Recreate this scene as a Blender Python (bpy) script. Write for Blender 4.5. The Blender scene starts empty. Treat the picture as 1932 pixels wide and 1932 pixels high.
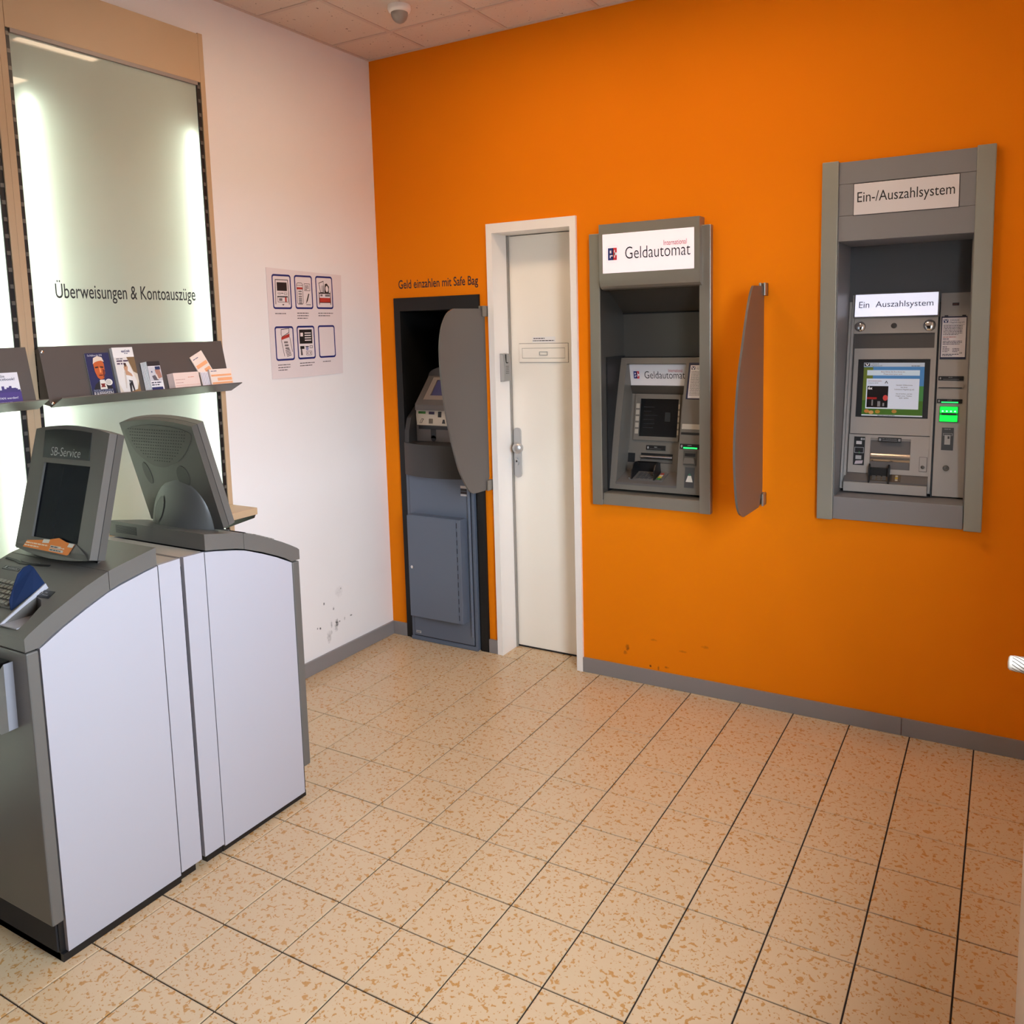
import bpy, bmesh, math, random
from mathutils import Vector, Matrix
random.seed(7)
sc = bpy.context.scene
COL = sc.collection

# ---------------------------------------------------------------- camera
cam_d = bpy.data.cameras.new('camera'); cam = bpy.data.objects.new('camera', cam_d); COL.objects.link(cam)
cam_d.sensor_fit = 'HORIZONTAL'; cam_d.sensor_width = 36.0; cam_d.lens = 1588.785 / 1932 * 36.0
cam_d.shift_x = (966 - 982.443) / 1932; cam_d.shift_y = (807.862 - 966) / 1932
R_ = Vector((0.86582079, 0.49973402, -0.0249051)); U_ = Vector((-0.03771783, 0.11481993, 0.99267001)); F_ = Vector((-0.49893058, 0.85853497, -0.11826237))
mw = Matrix((R_, U_, -F_)).transposed().to_4x4(); mw.translation = Vector((2.69439804, -3.28169261, 1.54293043))
cam.matrix_world = mw; cam_d.clip_start = 0.02
sc.camera = cam
# ---------------------------------------------------------------- world, light, exposure
world = bpy.data.worlds.new('world'); sc.world = world; world.use_nodes = True
wn = world.node_tree; wn.nodes['Background'].inputs[0].default_value = (0.74, 0.87, 1.0, 1)
wn.nodes['Background'].inputs[1].default_value = 32.0          # overcast daylight
LAMP_E = 20.0          # ceiling panel lamps
TUBE_E = 22.0         # fluorescent tubes behind the frosted glass
SIGN_E = 0.3
sc.view_settings.view_transform = 'Standard'; sc.view_settings.look = 'None'
sc.view_settings.exposure = 0.0; sc.view_settings.gamma = 1.0; sc.view_settings.use_curve_mapping = False
sc.cycles.use_denoising = True
sc.cycles.max_bounces = 10; sc.cycles.diffuse_bounces = 6; sc.cycles.glossy_bounces = 4
sc.cycles.transmission_bounces = 6; sc.cycles.transparent_max_bounces = 8
sc.cycles.sample_clamp_indirect = 6.0
pl = bpy.data.lights.new('window_portal', 'AREA'); pl.shape = 'RECTANGLE'; pl.size = 1.0; pl.size_y = 1.35
pl.cycles.is_portal = True
po = bpy.data.objects.new('window_portal', pl); COL.objects.link(po)
po.location = (2.93, -2.12, 1.475); po.rotation_euler = (math.pi/2, 0, math.pi/2)   # the daylight comes in through window_1

# ---------------------------------------------------------------- materials
def lin(c):
    return tuple(((v/255)/12.92 if v/255 <= .04045 else ((v/255+.055)/1.055)**2.4) for v in c)
MATS = {}
def mat(name, rgb, rough=.5, metal=0., emit=0., spec=.5, var=0., vscale=8., bump=0., bscale=200., coat=0.):
    if name in MATS: return MATS[name]
    m = bpy.data.materials.new(name); m.use_nodes = True; nt = m.node_tree; b = nt.nodes['Principled BSDF']
    c = lin(rgb) + (1,)
    b.inputs['Base Color'].default_value = c; b.inputs['Roughness'].default_value = rough
    b.inputs['Metallic'].default_value = metal; b.inputs['Specular IOR Level'].default_value = spec
    if coat: b.inputs['Coat Weight'].default_value = coat; b.inputs['Coat Roughness'].default_value = .05
    if emit:
        b.inputs['Emission Color'].default_value = c; b.inputs['Emission Strength'].default_value = emit
    g = nt.nodes.new('ShaderNodeNewGeometry')
    if var:
        n = nt.nodes.new('ShaderNodeTexNoise'); n.inputs['Scale'].default_value = vscale; n.inputs['Detail'].default_value = 4
        nt.links.new(g.outputs['Position'], n.inputs['Vector'])
        mx = nt.nodes.new('ShaderNodeMix'); mx.data_type = 'RGBA'
        mx.inputs[6].default_value = tuple(v*(1-var) for v in c[:3]) + (1,); mx.inputs[7].default_value = tuple(min(1, v*(1+var)) for v in c[:3]) + (1,)
        nt.links.new(n.outputs['Fac'], mx.inputs[0]); nt.links.new(mx.outputs[2], b.inputs['Base Color'])
    if bump:
        n = nt.nodes.new('ShaderNodeTexNoise'); n.inputs['Scale'].default_value = bscale; n.inputs['Detail'].default_value = 3
        nt.links.new(g.outputs['Position'], n.inputs['Vector'])
        bp = nt.nodes.new('ShaderNodeBump'); bp.inputs['Strength'].default_value = bump; bp.inputs['Distance'].default_value = .002
        nt.links.new(n.outputs['Fac'], bp.inputs['Height']); nt.links.new(bp.outputs['Normal'], b.inputs['Normal'])
    MATS[name] = m
    return m

def spots(m, axes, lst, rgb):
    """dirt with a shape of its own: (a, b, ra, rb, strength) around points of a wall plane"""
    nt = m.node_tree; b = nt.nodes['Principled BSDF']; g = nt.nodes.new('ShaderNodeNewGeometry')
    sp = nt.nodes.new('ShaderNodeSeparateXYZ'); nt.links.new(g.outputs['Position'], sp.inputs[0])
    nz = nt.nodes.new('ShaderNodeTexNoise'); nz.inputs['Scale'].default_value = 90; nz.inputs['Detail'].default_value = 3
    nt.links.new(g.outputs['Position'], nz.inputs['Vector'])
    def M(op, *a):
        n = nt.nodes.new('ShaderNodeMath'); n.operation = op
        for i, v in enumerate(a):
            if isinstance(v, (int, float)): n.inputs[i].default_value = v
            else: nt.links.new(v, n.inputs[i])
        return n.outputs[0]
    tot = None
    for a, bb, ra, rb, s in lst:
        u = M('DIVIDE', M('SUBTRACT', sp.outputs[axes[0]], a), ra); v = M('DIVIDE', M('SUBTRACT', sp.outputs[axes[1]], bb), rb)
        d = M('ADD', M('MULTIPLY', u, u), M('MULTIPLY', v, v))
        d = M('ADD', d, M('MULTIPLY', M('SUBTRACT', nz.outputs['Fac'], .5), 2.2))
        k = M('MULTIPLY', M('MAXIMUM', M('SUBTRACT', 1.0, d), 0.0), s)
        tot = k if tot is None else M('MAXIMUM', tot, k)
    mx = nt.nodes.new('ShaderNodeMix'); mx.data_type = 'RGBA'
    l = b.inputs['Base Color'].links
    if l: nt.links.new(l[0].from_socket, mx.inputs[6])
    else: mx.inputs[6].default_value = b.inputs['Base Color'].default_value
    mx.inputs[7].default_value = lin(rgb) + (1,)
    nt.links.new(M('MINIMUM', tot, 1.0), mx.inputs[0]); nt.links.new(mx.outputs[2], b.inputs['Base Color'])

M_ORANGE = mat('orange_wall_paint', (232, 126, 4), .8, var=.03, vscale=3, bump=.12, bscale=350, spec=.12)
M_WHITEW = mat('white_wall_paint', (238, 236, 237), .6, var=.02, vscale=4, bump=.12, bscale=300, spec=.3)
spots(M_WHITEW, (1, 2), [(-.492, .301, .006, .008, .9), (-.432, .26, .006, .008, .9), (-.414, .186, .012, .022, .9), (-.419, .167, .014, .024, .35), (-.524, .193, .006, .007, 1), (-.541, .199, .005, .006, 1),
    (-.47, .135, .016, .03, .35), (-.455, .15, .01, .012, .3), (-.376, .342, .005, .006, .6), (-.314, .191, .009, .005, .8), (-.39, .33, .03, .03, .12), (-.36, .19, .005, .01, .5), (-.45, .19, .006, .02, .4), (-.395, .187, .006, .006, .6)], (70, 70, 72))
spots(M_ORANGE, (0, 2), [(1.299, .145, .01, .018, .6), (1.288, .121, .01, .01, .5), (1.405, .081, .006, .006, .8), (1.441, .078, .005, .014, .5), (1.479, .087, .012, .006, .5), (1.648, .206, .02, .008, .3), (1.55, .17, .02, .006, .25), (1.42, .2, .02, .006, .25)], (90, 45, 20))
M_CEIL = mat('mineral_fibre_tile', (220, 206, 194), .9, spec=.1, bump=.6, bscale=120)
def speck(m, rgb, scale, lo, hi):
    nt = m.node_tree; b = nt.nodes['Principled BSDF']; g = nt.nodes.new('ShaderNodeNewGeometry')
    n = nt.nodes.new('ShaderNodeTexNoise'); n.inputs['Scale'].default_value = scale; n.inputs['Detail'].default_value = 1.5; n.inputs['Distortion'].default_value = .7
    nt.links.new(g.outputs['Position'], n.inputs['Vector'])
    r = nt.nodes.new('ShaderNodeMapRange'); r.inputs[1].default_value = lo; r.inputs[2].default_value = hi
    nt.links.new(n.outputs['Fac'], r.inputs[0])
    mx = nt.nodes.new('ShaderNodeMix'); mx.data_type = 'RGBA'
    l = b.inputs['Base Color'].links
    if l: nt.links.new(l[0].from_socket, mx.inputs[6])
    else: mx.inputs[6].default_value = b.inputs['Base Color'].default_value
    mx.inputs[7].default_value = lin(rgb) + (1,)
    nt.links.new(r.outputs[0], mx.inputs[0]); nt.links.new(mx.outputs[2], b.inputs['Base Color'])
speck(M_CEIL, (120, 100, 90), 75, .70, .74)
M_RAIL = mat('ceiling_rail_paint', (205, 188, 178), .5)
M_TILE = mat('glazed_floor_tile', (202, 176, 143), .27, var=.05, vscale=2.5, spec=.45)
speck(M_TILE, (184, 138, 84), 70, .605, .635)
speck(M_TILE, (178, 130, 74), 110, .655, .685)
M_GROUT = mat('floor_grout', (34, 24, 18), .9)
M_BASE = mat('grey_plastic_skirting', (134, 130, 130), .35)
M_WOOD = mat('maple_veneer', (190, 162, 130), .45, var=.05, vscale=6)
M_BLACK = mat('black_plastic', (18, 18, 20), .4)
M_DEEP = mat('black_board', (9, 9, 10), .6)
M_SHELF = mat('dark_grey_sheet_metal', (84, 78, 76), .4)
M_KIOSK = mat('warm_grey_plastic', (97, 94, 90), .42, bump=.05, bscale=900)
M_KIOSKL = mat('light_grey_plastic', (140, 139, 146), .4)
M_PANEL = mat('white_laminate', (174, 172, 181), .35)
M_STEEL = mat('brushed_steel', (150, 144, 134), .36, metal=.6, var=.05, vscale=12)
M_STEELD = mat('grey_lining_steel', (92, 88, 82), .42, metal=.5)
M_ATM = mat('grey_fascia_plastic', (106, 101, 94), .4)
M_ATM2 = mat('silver_fascia_plastic', (168, 163, 158), .4)
M_ATM2D = mat('darker_silver_plastic', (98, 94, 92), .4)
M_COL = mat('silver_green_aluminium', (150, 149, 138), .38, metal=.25)
M_HEAD = mat('grey_header_paint', (128, 126, 127), .42)
M_DOOR = mat('cream_door_lacquer', (250, 244, 233), .35)
M_FRAME = mat('white_frame_lacquer', (246, 242, 238), .35)
M_ALU = mat('satin_aluminium', (190, 190, 190), .35, metal=.6)
M_GREYP = mat('grey_reader_plastic', (150, 150, 148), .45)
M_BLUEG = mat('blue_grey_cabinet_paint', (96, 105, 120), .45)
M_DARKG = mat('dark_terminal_plastic', (52, 49, 47), .45)
M_MIDG = mat('grey_terminal_plastic', (104, 100, 98), .45)
M_SCREENOFF = mat('dark_screen_glass', (12, 19, 32), .05, spec=.08)
M_CHROME = mat('chrome', (220, 220, 220), .08, metal=1.)
M_WHITEP = mat('white_paper', (236, 234, 234), .7)
M_INK = mat('black_print', (22, 22, 26), .6)
M_SIGN = mat('backlit_white_sign', (246, 240, 248), .3, emit=SIGN_E)
M_SIGN2 = mat('bright_backlit_sign', (238, 238, 255), .3, emit=.75)
M_SIGN3 = mat('unlit_white_sign', (222, 218, 220), .3)
M_GREEN = mat('green_indicator', (40, 255, 110), .3, emit=1.6)
M_GREEN2 = mat('green_card_mouth', (0, 240, 70), .3, emit=1.0)
M_RAD = mat('white_radiator_enamel', (212, 200, 186), .4)
M_GAP = mat('dark_gap', (24, 22, 26), .7)

# privacy plates and glass
def glassy(name, diff, trans, wt, rough, gl=.12):
    m = bpy.data.materials.new(name); m.use_nodes = True; nt = m.node_tree; nt.nodes.clear()
    o = nt.nodes.new('ShaderNodeOutputMaterial'); d = nt.nodes.new('ShaderNodeBsdfDiffuse'); t = nt.nodes.new('ShaderNodeBsdfTranslucent')
    d.inputs[0].default_value = lin(diff)+(1,); t.inputs[0].default_value = lin(trans)+(1,)
    a = nt.nodes.new('ShaderNodeMixShader'); a.inputs[0].default_value = wt
    nt.links.new(d.outputs[0], a.inputs[1]); nt.links.new(t.outputs[0], a.inputs[2])
    g = nt.nodes.new('ShaderNodeBsdfGlossy'); g.inputs['Roughness'].default_value = rough
    f = nt.nodes.new('ShaderNodeFresnel'); f.inputs[0].default_value = 1.45
    b = nt.nodes.new('ShaderNodeMixShader'); nt.links.new(f.outputs[0], b.inputs[0])
    nt.links.new(a.outputs[0], b.inputs[1]); nt.links.new(g.outputs[0], b.inputs[2]); nt.links.new(b.outputs[0], o.inputs[0])
    MATS[name] = m
    return m
M_FROST = glassy('frosted_greenish_glass', (200, 200, 188), (232, 230, 212), .5, .015)
M_PRIV = glassy('grey_tinted_acrylic', (118, 112, 107), (140, 128, 120), .35, .25)
M_SHIELD = glassy('blue_tinted_acrylic', (40, 62, 104), (50, 80, 130), .4, .1)
m = bpy.data.materials.new('window_glass'); m.use_nodes = True; nt = m.node_tree; nt.nodes.clear()
o_ = nt.nodes.new('ShaderNodeOutputMaterial'); t_ = nt.nodes.new('ShaderNodeBsdfTransparent'); g_ = nt.nodes.new('ShaderNodeBsdfGlossy'); g_.inputs['Roughness'].default_value = .0
mx_ = nt.nodes.new('ShaderNodeMixShader'); mx_.inputs[0].default_value = .06
nt.links.new(t_.outputs[0], mx_.inputs[1]); nt.links.new(g_.outputs[0], mx_.inputs[2]); nt.links.new(mx_.outputs[0], o_.inputs[0]); M_WGLASS = m
M_CLEAR = M_WGLASS
M_LAMP = mat('lamp_diffuser', (255, 220, 184), .5, emit=LAMP_E)
M_TUBE = mat('fluorescent_tube', (226, 246, 240), .5, emit=TUBE_E)

# ---------------------------------------------------------------- object helpers
def tag(o, label=None, cat=None, group=None, kind=None):
    if label: o['label'] = label
    if cat: o['category'] = cat
    if group: o['group'] = group
    if kind: o['kind'] = kind
    return o
class Root:
    """an Empty at the base of a thing; author coordinates may be world (default) or local"""
    def __init__(s, name, loc, label=None, cat=None, group=None, kind=None, rot=0, local=False):
        o = bpy.data.objects.new(name, None); COL.objects.link(o); o.location = loc; o.rotation_euler = (0, 0, rot); o.empty_display_size = .05
        tag(o, label, cat, group, kind); s.o = o; s.off = Vector((0, 0, 0)) if local else Vector(loc)
class MB:
    def __init__(s): s.bm = bmesh.new(); s.mats = []; s.mi = 0
    def use(s, m):
        if m not in s.mats: s.mats.append(m)
        s.mi = s.mats.index(m); return s
    def face(s, vs):
        try: f = s.bm.faces.new(vs); f.material_index = s.mi; return f
        except ValueError: return None
    def box(s, x0, x1, y0, y1, z0, z1, bev=0.):
        n0 = len(s.bm.verts)
        v = [s.bm.verts.new(p) for p in ((x0,y0,z0),(x1,y0,z0),(x1,y1,z0),(x0,y1,z0),(x0,y0,z1),(x1,y0,z1),(x1,y1,z1),(x0,y1,z1))]
        fs = [s.face([v[i] for i in q]) for q in ((3,2,1,0),(4,5,6,7),(0,1,5,4),(1,2,6,5),(2,3,7,6),(3,0,4,7))]
        if bev:
            ed = list({e for f in fs for e in f.edges})
            r = bmesh.ops.bevel(s.bm, geom=ed, offset=bev, segments=2, affect='EDGES', profile=.5)
            for f in r['faces']: f.material_index = s.mi
        return s
    def sheet(s, o, u, v, n, outer, holes=(), t0=0., t1=.001, bev=0.):
        """polygon (u,v) with holes extruded along n from t0 to t1"""
        o, u, v, n = Vector(o), Vector(u), Vector(v), Vector(n)
        loops = [list(outer)] + [list(h) for h in holes]
        caps = []
        for t in (t0, t1):
            ed = []; ring = []
            for lp in loops:
                vs = [s.bm.verts.new(o + u*a + v*b + n*t) for a, b in lp]; ring.append(vs)
                for i in range(len(vs)): ed.append(s.bm.edges.new((vs[i], vs[(i+1) % len(vs)])))
            if len(loops) == 1 and len(outer) < 80:
                f = s.face(ring[0]); caps.append([f])
            else:
                r = bmesh.ops.triangle_fill(s.bm, use_beauty=True, use_dissolve=False, edges=ed, normal=n)
                fl = [f for f in r['geom'] if isinstance(f, bmesh.types.BMFace)]
                for f in fl: f.material_index = s.mi
                caps.append(fl)
            if t == t0: bot = ring
            else: top = ring
        for b_, t_ in zip(bot, top):
            for i in range(len(b_)):
                j = (i+1) % len(b_); s.face((b_[i], b_[j], t_[j], t_[i]))
        return s
    def prism(s, axis, a0, a1, pts, holes=()):
        ax = {'x': ((0,1,0),(0,0,1),(1,0,0)), 'y': ((1,0,0),(0,0,1),(0,1,0)), 'z': ((1,0,0),(0,1,0),(0,0,1))}[axis]
        return s.sheet((0,0,0), ax[0], ax[1], ax[2], pts, holes, a0, a1)
    def lathe(s, o, ax, prof, seg=20, ref=None):
        """prof: (radius, along) pairs"""
        o, ax = Vector(o), Vector(ax).normalized(); r = Vector((0,0,1)) if abs(ax.z) < .9 else Vector((1,0,0)); a = ax.cross(r).normalized(); b = ax.cross(a)
        rings = []
        for rad, h in prof:
            if rad < 1e-6: rings.append([s.bm.verts.new(o + ax*h)])
            else: rings.append([s.bm.verts.new(o + ax*h + (a*math.cos(2*math.pi*i/seg) + b*math.sin(2*math.pi*i/seg))*rad) for i in range(seg)])
        for p, q in zip(rings[:-1], rings[1:]):
            for i in range(seg):
                j = (i+1) % seg
                if len(p) == 1 and len(q) == 1: continue
                if len(p) == 1: s.face((p[0], q[i], q[j]))
                elif len(q) == 1: s.face((p[i], p[j], q[0]))
                else: s.face((p[i], p[j], q[j], q[i]))
        for rg in (rings[0], rings[-1]):
            if len(rg) > 1: s.face(rg)
        return s
    def tube(s, p0, p1, r, seg=12):
        d = Vector(p1) - Vector(p0); return s.lathe(p0, d, [(r, 0), (r, d.length)], seg)
    def build(s, name, m, parent=None, root=None, smooth=0., kind=None, label=None, solid=0.):
        off = root.off if root else Vector((0,0,0))
        for v in s.bm.verts: v.co -= off
        bmesh.ops.recalc_face_normals(s.bm, faces=s.bm.faces[:])
        me = bpy.data.meshes.new(name); s.bm.to_mesh(me); s.bm.free()
        for x in (s.mats or [m]): me.materials.append(x)
        if smooth:
            for p in me.polygons: p.use_smooth = True
            me.set_sharp_from_angle(angle=math.radians(smooth))
        o = bpy.data.objects.new(name, me); COL.objects.link(o)
        if parent is not None: o.parent = parent.o if isinstance(parent, Root) else parent
        if kind: o['kind'] = kind
        if label: o['label'] = label
        return o
def rr(x0, x1, z0, z1, r, seg=4):
    """rounded rectangle outline"""
    out = []
    for cx, cz, a in ((x1-r, z0+r, -90), (x1-r, z1-r, 0), (x0+r, z1-r, 90), (x0+r, z0+r, 180)):
        for i in range(seg+1):
            t = math.radians(a + 90*i/seg); out.append((cx + r*math.cos(t), cz + r*math.sin(t)))
    return out
def rect(x0, x1, z0, z1): return [(x0, z0), (x1, z0), (x1, z1), (x0, z1)]
def oval(cx, cz, rx, rz, n=20, rot=0):
    c, s_ = math.cos(rot), math.sin(rot)
    return [(cx + rx*math.cos(2*math.pi*i/n)*c - rz*math.sin(2*math.pi*i/n)*s_, cz + rx*math.cos(2*math.pi*i/n)*s_ + rz*math.sin(2*math.pi*i/n)*c) for i in range(n)]

def text_poly(txt, bold=0.):
    cu = bpy.data.curves.new('t', 'FONT'); cu.body = txt; cu.size = 1; cu.resolution_u = 4; cu.offset = bold; cu.fill_mode = 'FRONT'
    ob = bpy.data.objects.new('t', cu); COL.objects.link(ob)
    dg = bpy.context.evaluated_depsgraph_get(); me = bpy.data.meshes.new_from_object(ob.evaluated_get(dg))
    vs = [tuple(v.co)[:2] for v in me.vertices]; fs = [tuple(p.vertices) for p in me.polygons]
    bpy.data.objects.remove(ob); bpy.data.curves.remove(cu); bpy.data.meshes.remove(me)
    return vs, fs
class Print:
    """flat print on a plane: every colour a material slot of one mesh"""
    def __init__(s, o, u, v, n, lift=.0004):
        s.o, s.u, s.v, s.n = Vector(o), Vector(u), Vector(v), Vector(n); s.b = MB(); s.t = lift; s.lift = lift
    def P(s, a, b): return s.o + s.u*a + s.v*b + s.n*s.t
    def up(s): s.t += s.lift; return s
    def poly(s, pts, rgb, hole=None):
        m = rgb if isinstance(rgb, bpy.types.Material) else inkmat(rgb); s.b.use(m)
        if hole:
            vs = []; ed = []
            for lp in (pts, hole):
                q = [s.b.bm.verts.new(s.P(*p)) for p in lp]
                for i in range(len(q)): ed.append(s.b.bm.edges.new((q[i], q[(i+1) % len(q)])))
            r = bmesh.ops.triangle_fill(s.b.bm, use_beauty=True, edges=ed, normal=s.n)
            for f in r['geom']:
                if isinstance(f, bmesh.types.BMFace): f.material_index = s.b.mi
        else: s.b.face([s.b.bm.verts.new(s.P(*p)) for p in pts])
        return s
    def rect(s, x0, x1, z0, z1, rgb): return s.poly(rect(x0, x1, z0, z1), rgb)
    def text(s, txt, x0, z0, rgb, h=None, w=None, bold=0., right=None, fitz=None):
        """cap height h or bounding fit fitz=(z0,z1); width w is forced when given"""
        vs, fs = text_poly(txt, bold)
        if not vs: return s
        xs = [p[0] for p in vs]; zs = [p[1] for p in vs]; sx = (h or 1)/.73; sz = sx
        if fitz: sz = (fitz[1]-fitz[0])/(max(zs)-min(zs)); z0 = fitz[0] - min(zs)*sz; sx = sz*.8
        if w: sx = w/(max(xs)-min(xs))
        m = rgb if isinstance(rgb, bpy.types.Material) else inkmat(rgb); s.b.use(m)
        q = [s.b.bm.verts.new(s.P(x0 + (x-min(xs))*sx, z0 + z*sz)) for x, z in vs]
        for f in fs: s.b.face([q[i] for i in f])
        return s
    def lines(s, x0, x1, z, h, rgb, n=1, step=None, fill=.9, seed=1):
        rnd = random.Random(seed)
        for k in range(n):
            x = x0; zz = z - k*(step or h*2); end = x0 + (x1-x0)*(fill if k < n-1 else fill*rnd.uniform(.5, .95))
            while x < end:
                w = min(rnd.uniform(1.2, 5)*h, end-x); s.rect(x, x+w, zz, zz+h, rgb); x += w + h*.6
        return s
    def build(s, name, parent, root, label=None):
        bmesh.ops.reverse_faces(s.b.bm, faces=[])
        return s.b.build(name, None, parent, root, label=label)
_ink = {}
def inkmat(rgb):
    if rgb not in _ink: _ink[rgb] = mat('ink_%d_%d_%d' % rgb, rgb, .55)
    return _ink[rgb]
X, Y, Z = (1,0,0), (0,1,0), (0,0,1); NY = (0,-1,0)

# ================================================================ ROOM
RX, RY, RZ = 2.93, -5.2, 2.82
T = .21; OX, OY = .5376, -.6545          # tile pitch and grid offset
fl = Root('floor', (0,0,0), kind='structure')
MB().box(-.15, RX+.15, RY-.1, .7, -.06, -.0035).build('grout_bed', M_GROUT, fl, fl)
g = .0017; tile_me = None
rest = MB()
def tile_mesh(b, x0, x1, y0, y1):
    c = .0012; z1 = 0.; z0 = -.004
    v = [b.bm.verts.new(p) for p in ((x0,y0,z0),(x1,y0,z0),(x1,y1,z0),(x0,y1,z0),(x0,y0,z1-c),(x1,y0,z1-c),(x1,y1,z1-c),(x0,y1,z1-c),(x0+c,y0+c,z1),(x1-c,y0+c,z1),(x1-c,y1-c,z1),(x0+c,y1-c,z1))]
    for q in ((0,1,5,4),(1,2,6,5),(2,3,7,6),(3,0,4,7),(4,5,9,8),(5,6,10,9),(6,7,11,10),(7,4,8,11),(8,9,10,11)): b.face([v[i] for i in q])
cnt = 0
for j in range(-4, 23):
    y1 = OY - j*T; y0 = y1 - T
    for i in range(-3, 13):
        x0 = OX + i*T; x1 = x0 + T
        gx = g*1.25
        cx0, cx1, cy0, cy1 = max(x0+gx, .001), min(x1-gx, RX-.001), y0+g, y1-g
        if j < -3: cy1 = min(cy1, .001) if not (.63 < (x0+x1)/2 < 1.08) else cy1
        if cx1-cx0 < .01 or cy1-cy0 < .01: continue
        full = abs((cx1-cx0)-(T-2*gx)) < 1e-4 and abs((cy1-cy0)-(T-2*g)) < 1e-4
        vis = j <= 8
        if not vis: tile_mesh(rest, cx0, cx1, cy0, cy1); continue
        if full:
            if tile_me is None:
                b = MB(); tile_mesh(b, -T/2+gx, T/2-gx, -T/2+g, T/2-g); o = b.build('floor_tile', M_TILE, fl); tile_me = o.data
            else:
                o = bpy.data.objects.new('floor_tile', tile_me); COL.objects.link(o); o.parent = fl.o
            o.location = ((x0+x1)/2, (y0+y1)/2, random.uniform(-.0004, .0004))
        else:
            b = MB(); tile_mesh(b, cx0, cx1, cy0, cy1); b.build('floor_tile', M_TILE, fl)
        cnt += 1
rest.build('tile_field', M_TILE, fl, kind='stuff')

# walls --------------------------------------------------------------
DX0, DX1, DZ = .668, 1.058, 1.966        # clear opening of the door frame
wb = MB(); wb.prism('y', 0., .12, rect(-.15, RX+.15, -.05, RZ+.1), [rect(.112, .576, -.03, 1.685), rect(.655, 1.07, -.03, 1.985), rect(1.185, 1.66, .80, 1.90), rect(2.115, 2.61, .82, 2.06)])
tag(wb.build('wall_back', M_ORANGE), kind='structure')
b = MB(); b.box(-.15, RX+.15, .75, .85, -.1, RZ+.1); b.box(-.25, -.15, .0, .85, -.1, RZ+.1); b.box(RX+.15, RX+.25, 0, .85, -.1, RZ+.1); b.box(-.15, RX+.15, .12, .75, RZ+.0, RZ+.1); b.box(-.15, RX+.15, .12, .75, -.1, -.061)
tag(b.build('wall_light_block', mat('light_block_grey', (60, 58, 56), .8)), kind='structure')  # unseen box added behind the niches to block sky light leaking in
tag(MB().box(-.15, 0, RY-.1, -.0, -.05, RZ+.1).build('wall_left', M_WHITEW), kind='structure')
rw = MB(); rw.prism('x', RX, RX+.15, rect(RY-.1, 0, -.05, RZ+.1), [rect(-2.62, -1.62, .8, 2.15)])
tag(rw.build('wall_right', M_WHITEW), kind='structure')
tag(MB().box(-.15, RX+.15, RY-.1, RY, -.05, RZ+.1).build('wall_front', mat('dark_wall_paint', (66, 62, 60), .6)), kind='structure')
w1 = Root('window_1', (RX, -2.12, .8), kind='structure')
b = MB(); b.prism('x', RX+.03, RX+.09, rect(-2.62, -1.62, .8, 2.15), [rect(-2.58, -1.66, .84, 2.11)]); b.build('window_frame', M_FRAME, w1, w1)
for y0, y1 in ((-2.58, -1.66),): MB().box(RX+.055, RX+.061, y0, y1, .99, 2.56).build('pane', M_WGLASS, w1, w1)
MB().box(RX-.02, RX+.15, -2.64, -1.60, .775, .8, .004).build('window_sill', M_FRAME, w1, w1)
tag(MB().box(RX+.26, RX+70, -60, 60, -.3, -.06).build('trim_1', mat('outside_asphalt', (82, 80, 80), .85, var=.1, vscale=1.5)), kind='structure')

# skirting
bb = Root('baseboard_back', (0,0,0), kind='structure')
for x0, x1 in ((.012, .0965), (.589, .6355), (1.0825, 2.3985), (2.4, RX-.001)):
    MB().box(x0, x1, -.012, 0, .0, .066, .0015).build('skirting_strip', M_BASE, bb, bb)
bl = Root('baseboard_left', (0,0,0), kind='structure')
for y0, y1 in ((-1.2, 0), (-3.2, -1.2008), (RY, -3.2008)): MB().box(0, .012, y0, y1, 0, .066, .0015).build('skirting_strip', M_BASE, bl, bl)

# ceiling ----------------------------------------------------------------
ce = Root('ceiling', (0,0,RZ), kind='structure')
MB().box(-.15, RX+.15, RY-.1, .12, RZ+.03, RZ+.12).build('ceiling_slab', M_RAIL, ce, ce)
P_ = .435; CX = [-.102+P_*k for k in range(0, 8)]; CY = [-.256-P_*k for k in range(-1, 13)]
lampcells = {(2, 2), (4, 2)}
cme = None
for ix in range(len(CX)-1):
    for iy in range(len(CY)-1):
        x0, x1, y1, y0 = CX[ix], CX[ix+1], CY[iy], CY[iy+1]
        if (ix, iy) in lampcells: continue
        a0, a1, b0, b1 = max(x0+.0075, 0), min(x1-.0075, RX), max(y0+.0075, RY), min(y1-.0075, 0)
        if a1-a0 < .01 or b1-b0 < .01: continue
        MB().box(a0, a1, b0, b1, RZ+.003, RZ+.028, 0).build('ceiling_tile', M_CEIL, ce, ce)
for x in CX[1:]: MB().box(x-.009, x+.009, RY, 0, RZ, RZ+.004).build('ceiling_rail', M_RAIL, ce, ce)
for y in CY[1:-1]: MB().box(0, RX, y-.009, y+.009, RZ+.0003, RZ+.0043).build('ceiling_rail', M_RAIL, ce, ce)
MB().box(0, .014, RY, 0, RZ-.001, RZ+.003).build('wall_angle', M_RAIL, ce, ce); MB().box(0, RX, -.014, 0, RZ-.0012, RZ+.0028).build('wall_angle', M_RAIL, ce, ce)
where = {(2,2): 'closest to the white and orange walls', (4,2): 'in front of the two cash machines', (2,6): 'above the grey terminals', (4,6): 'above the open floor ', (2,10): 'at the back of the room by the white wall', (4,10): 'at the back of the room by the window'}
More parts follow.
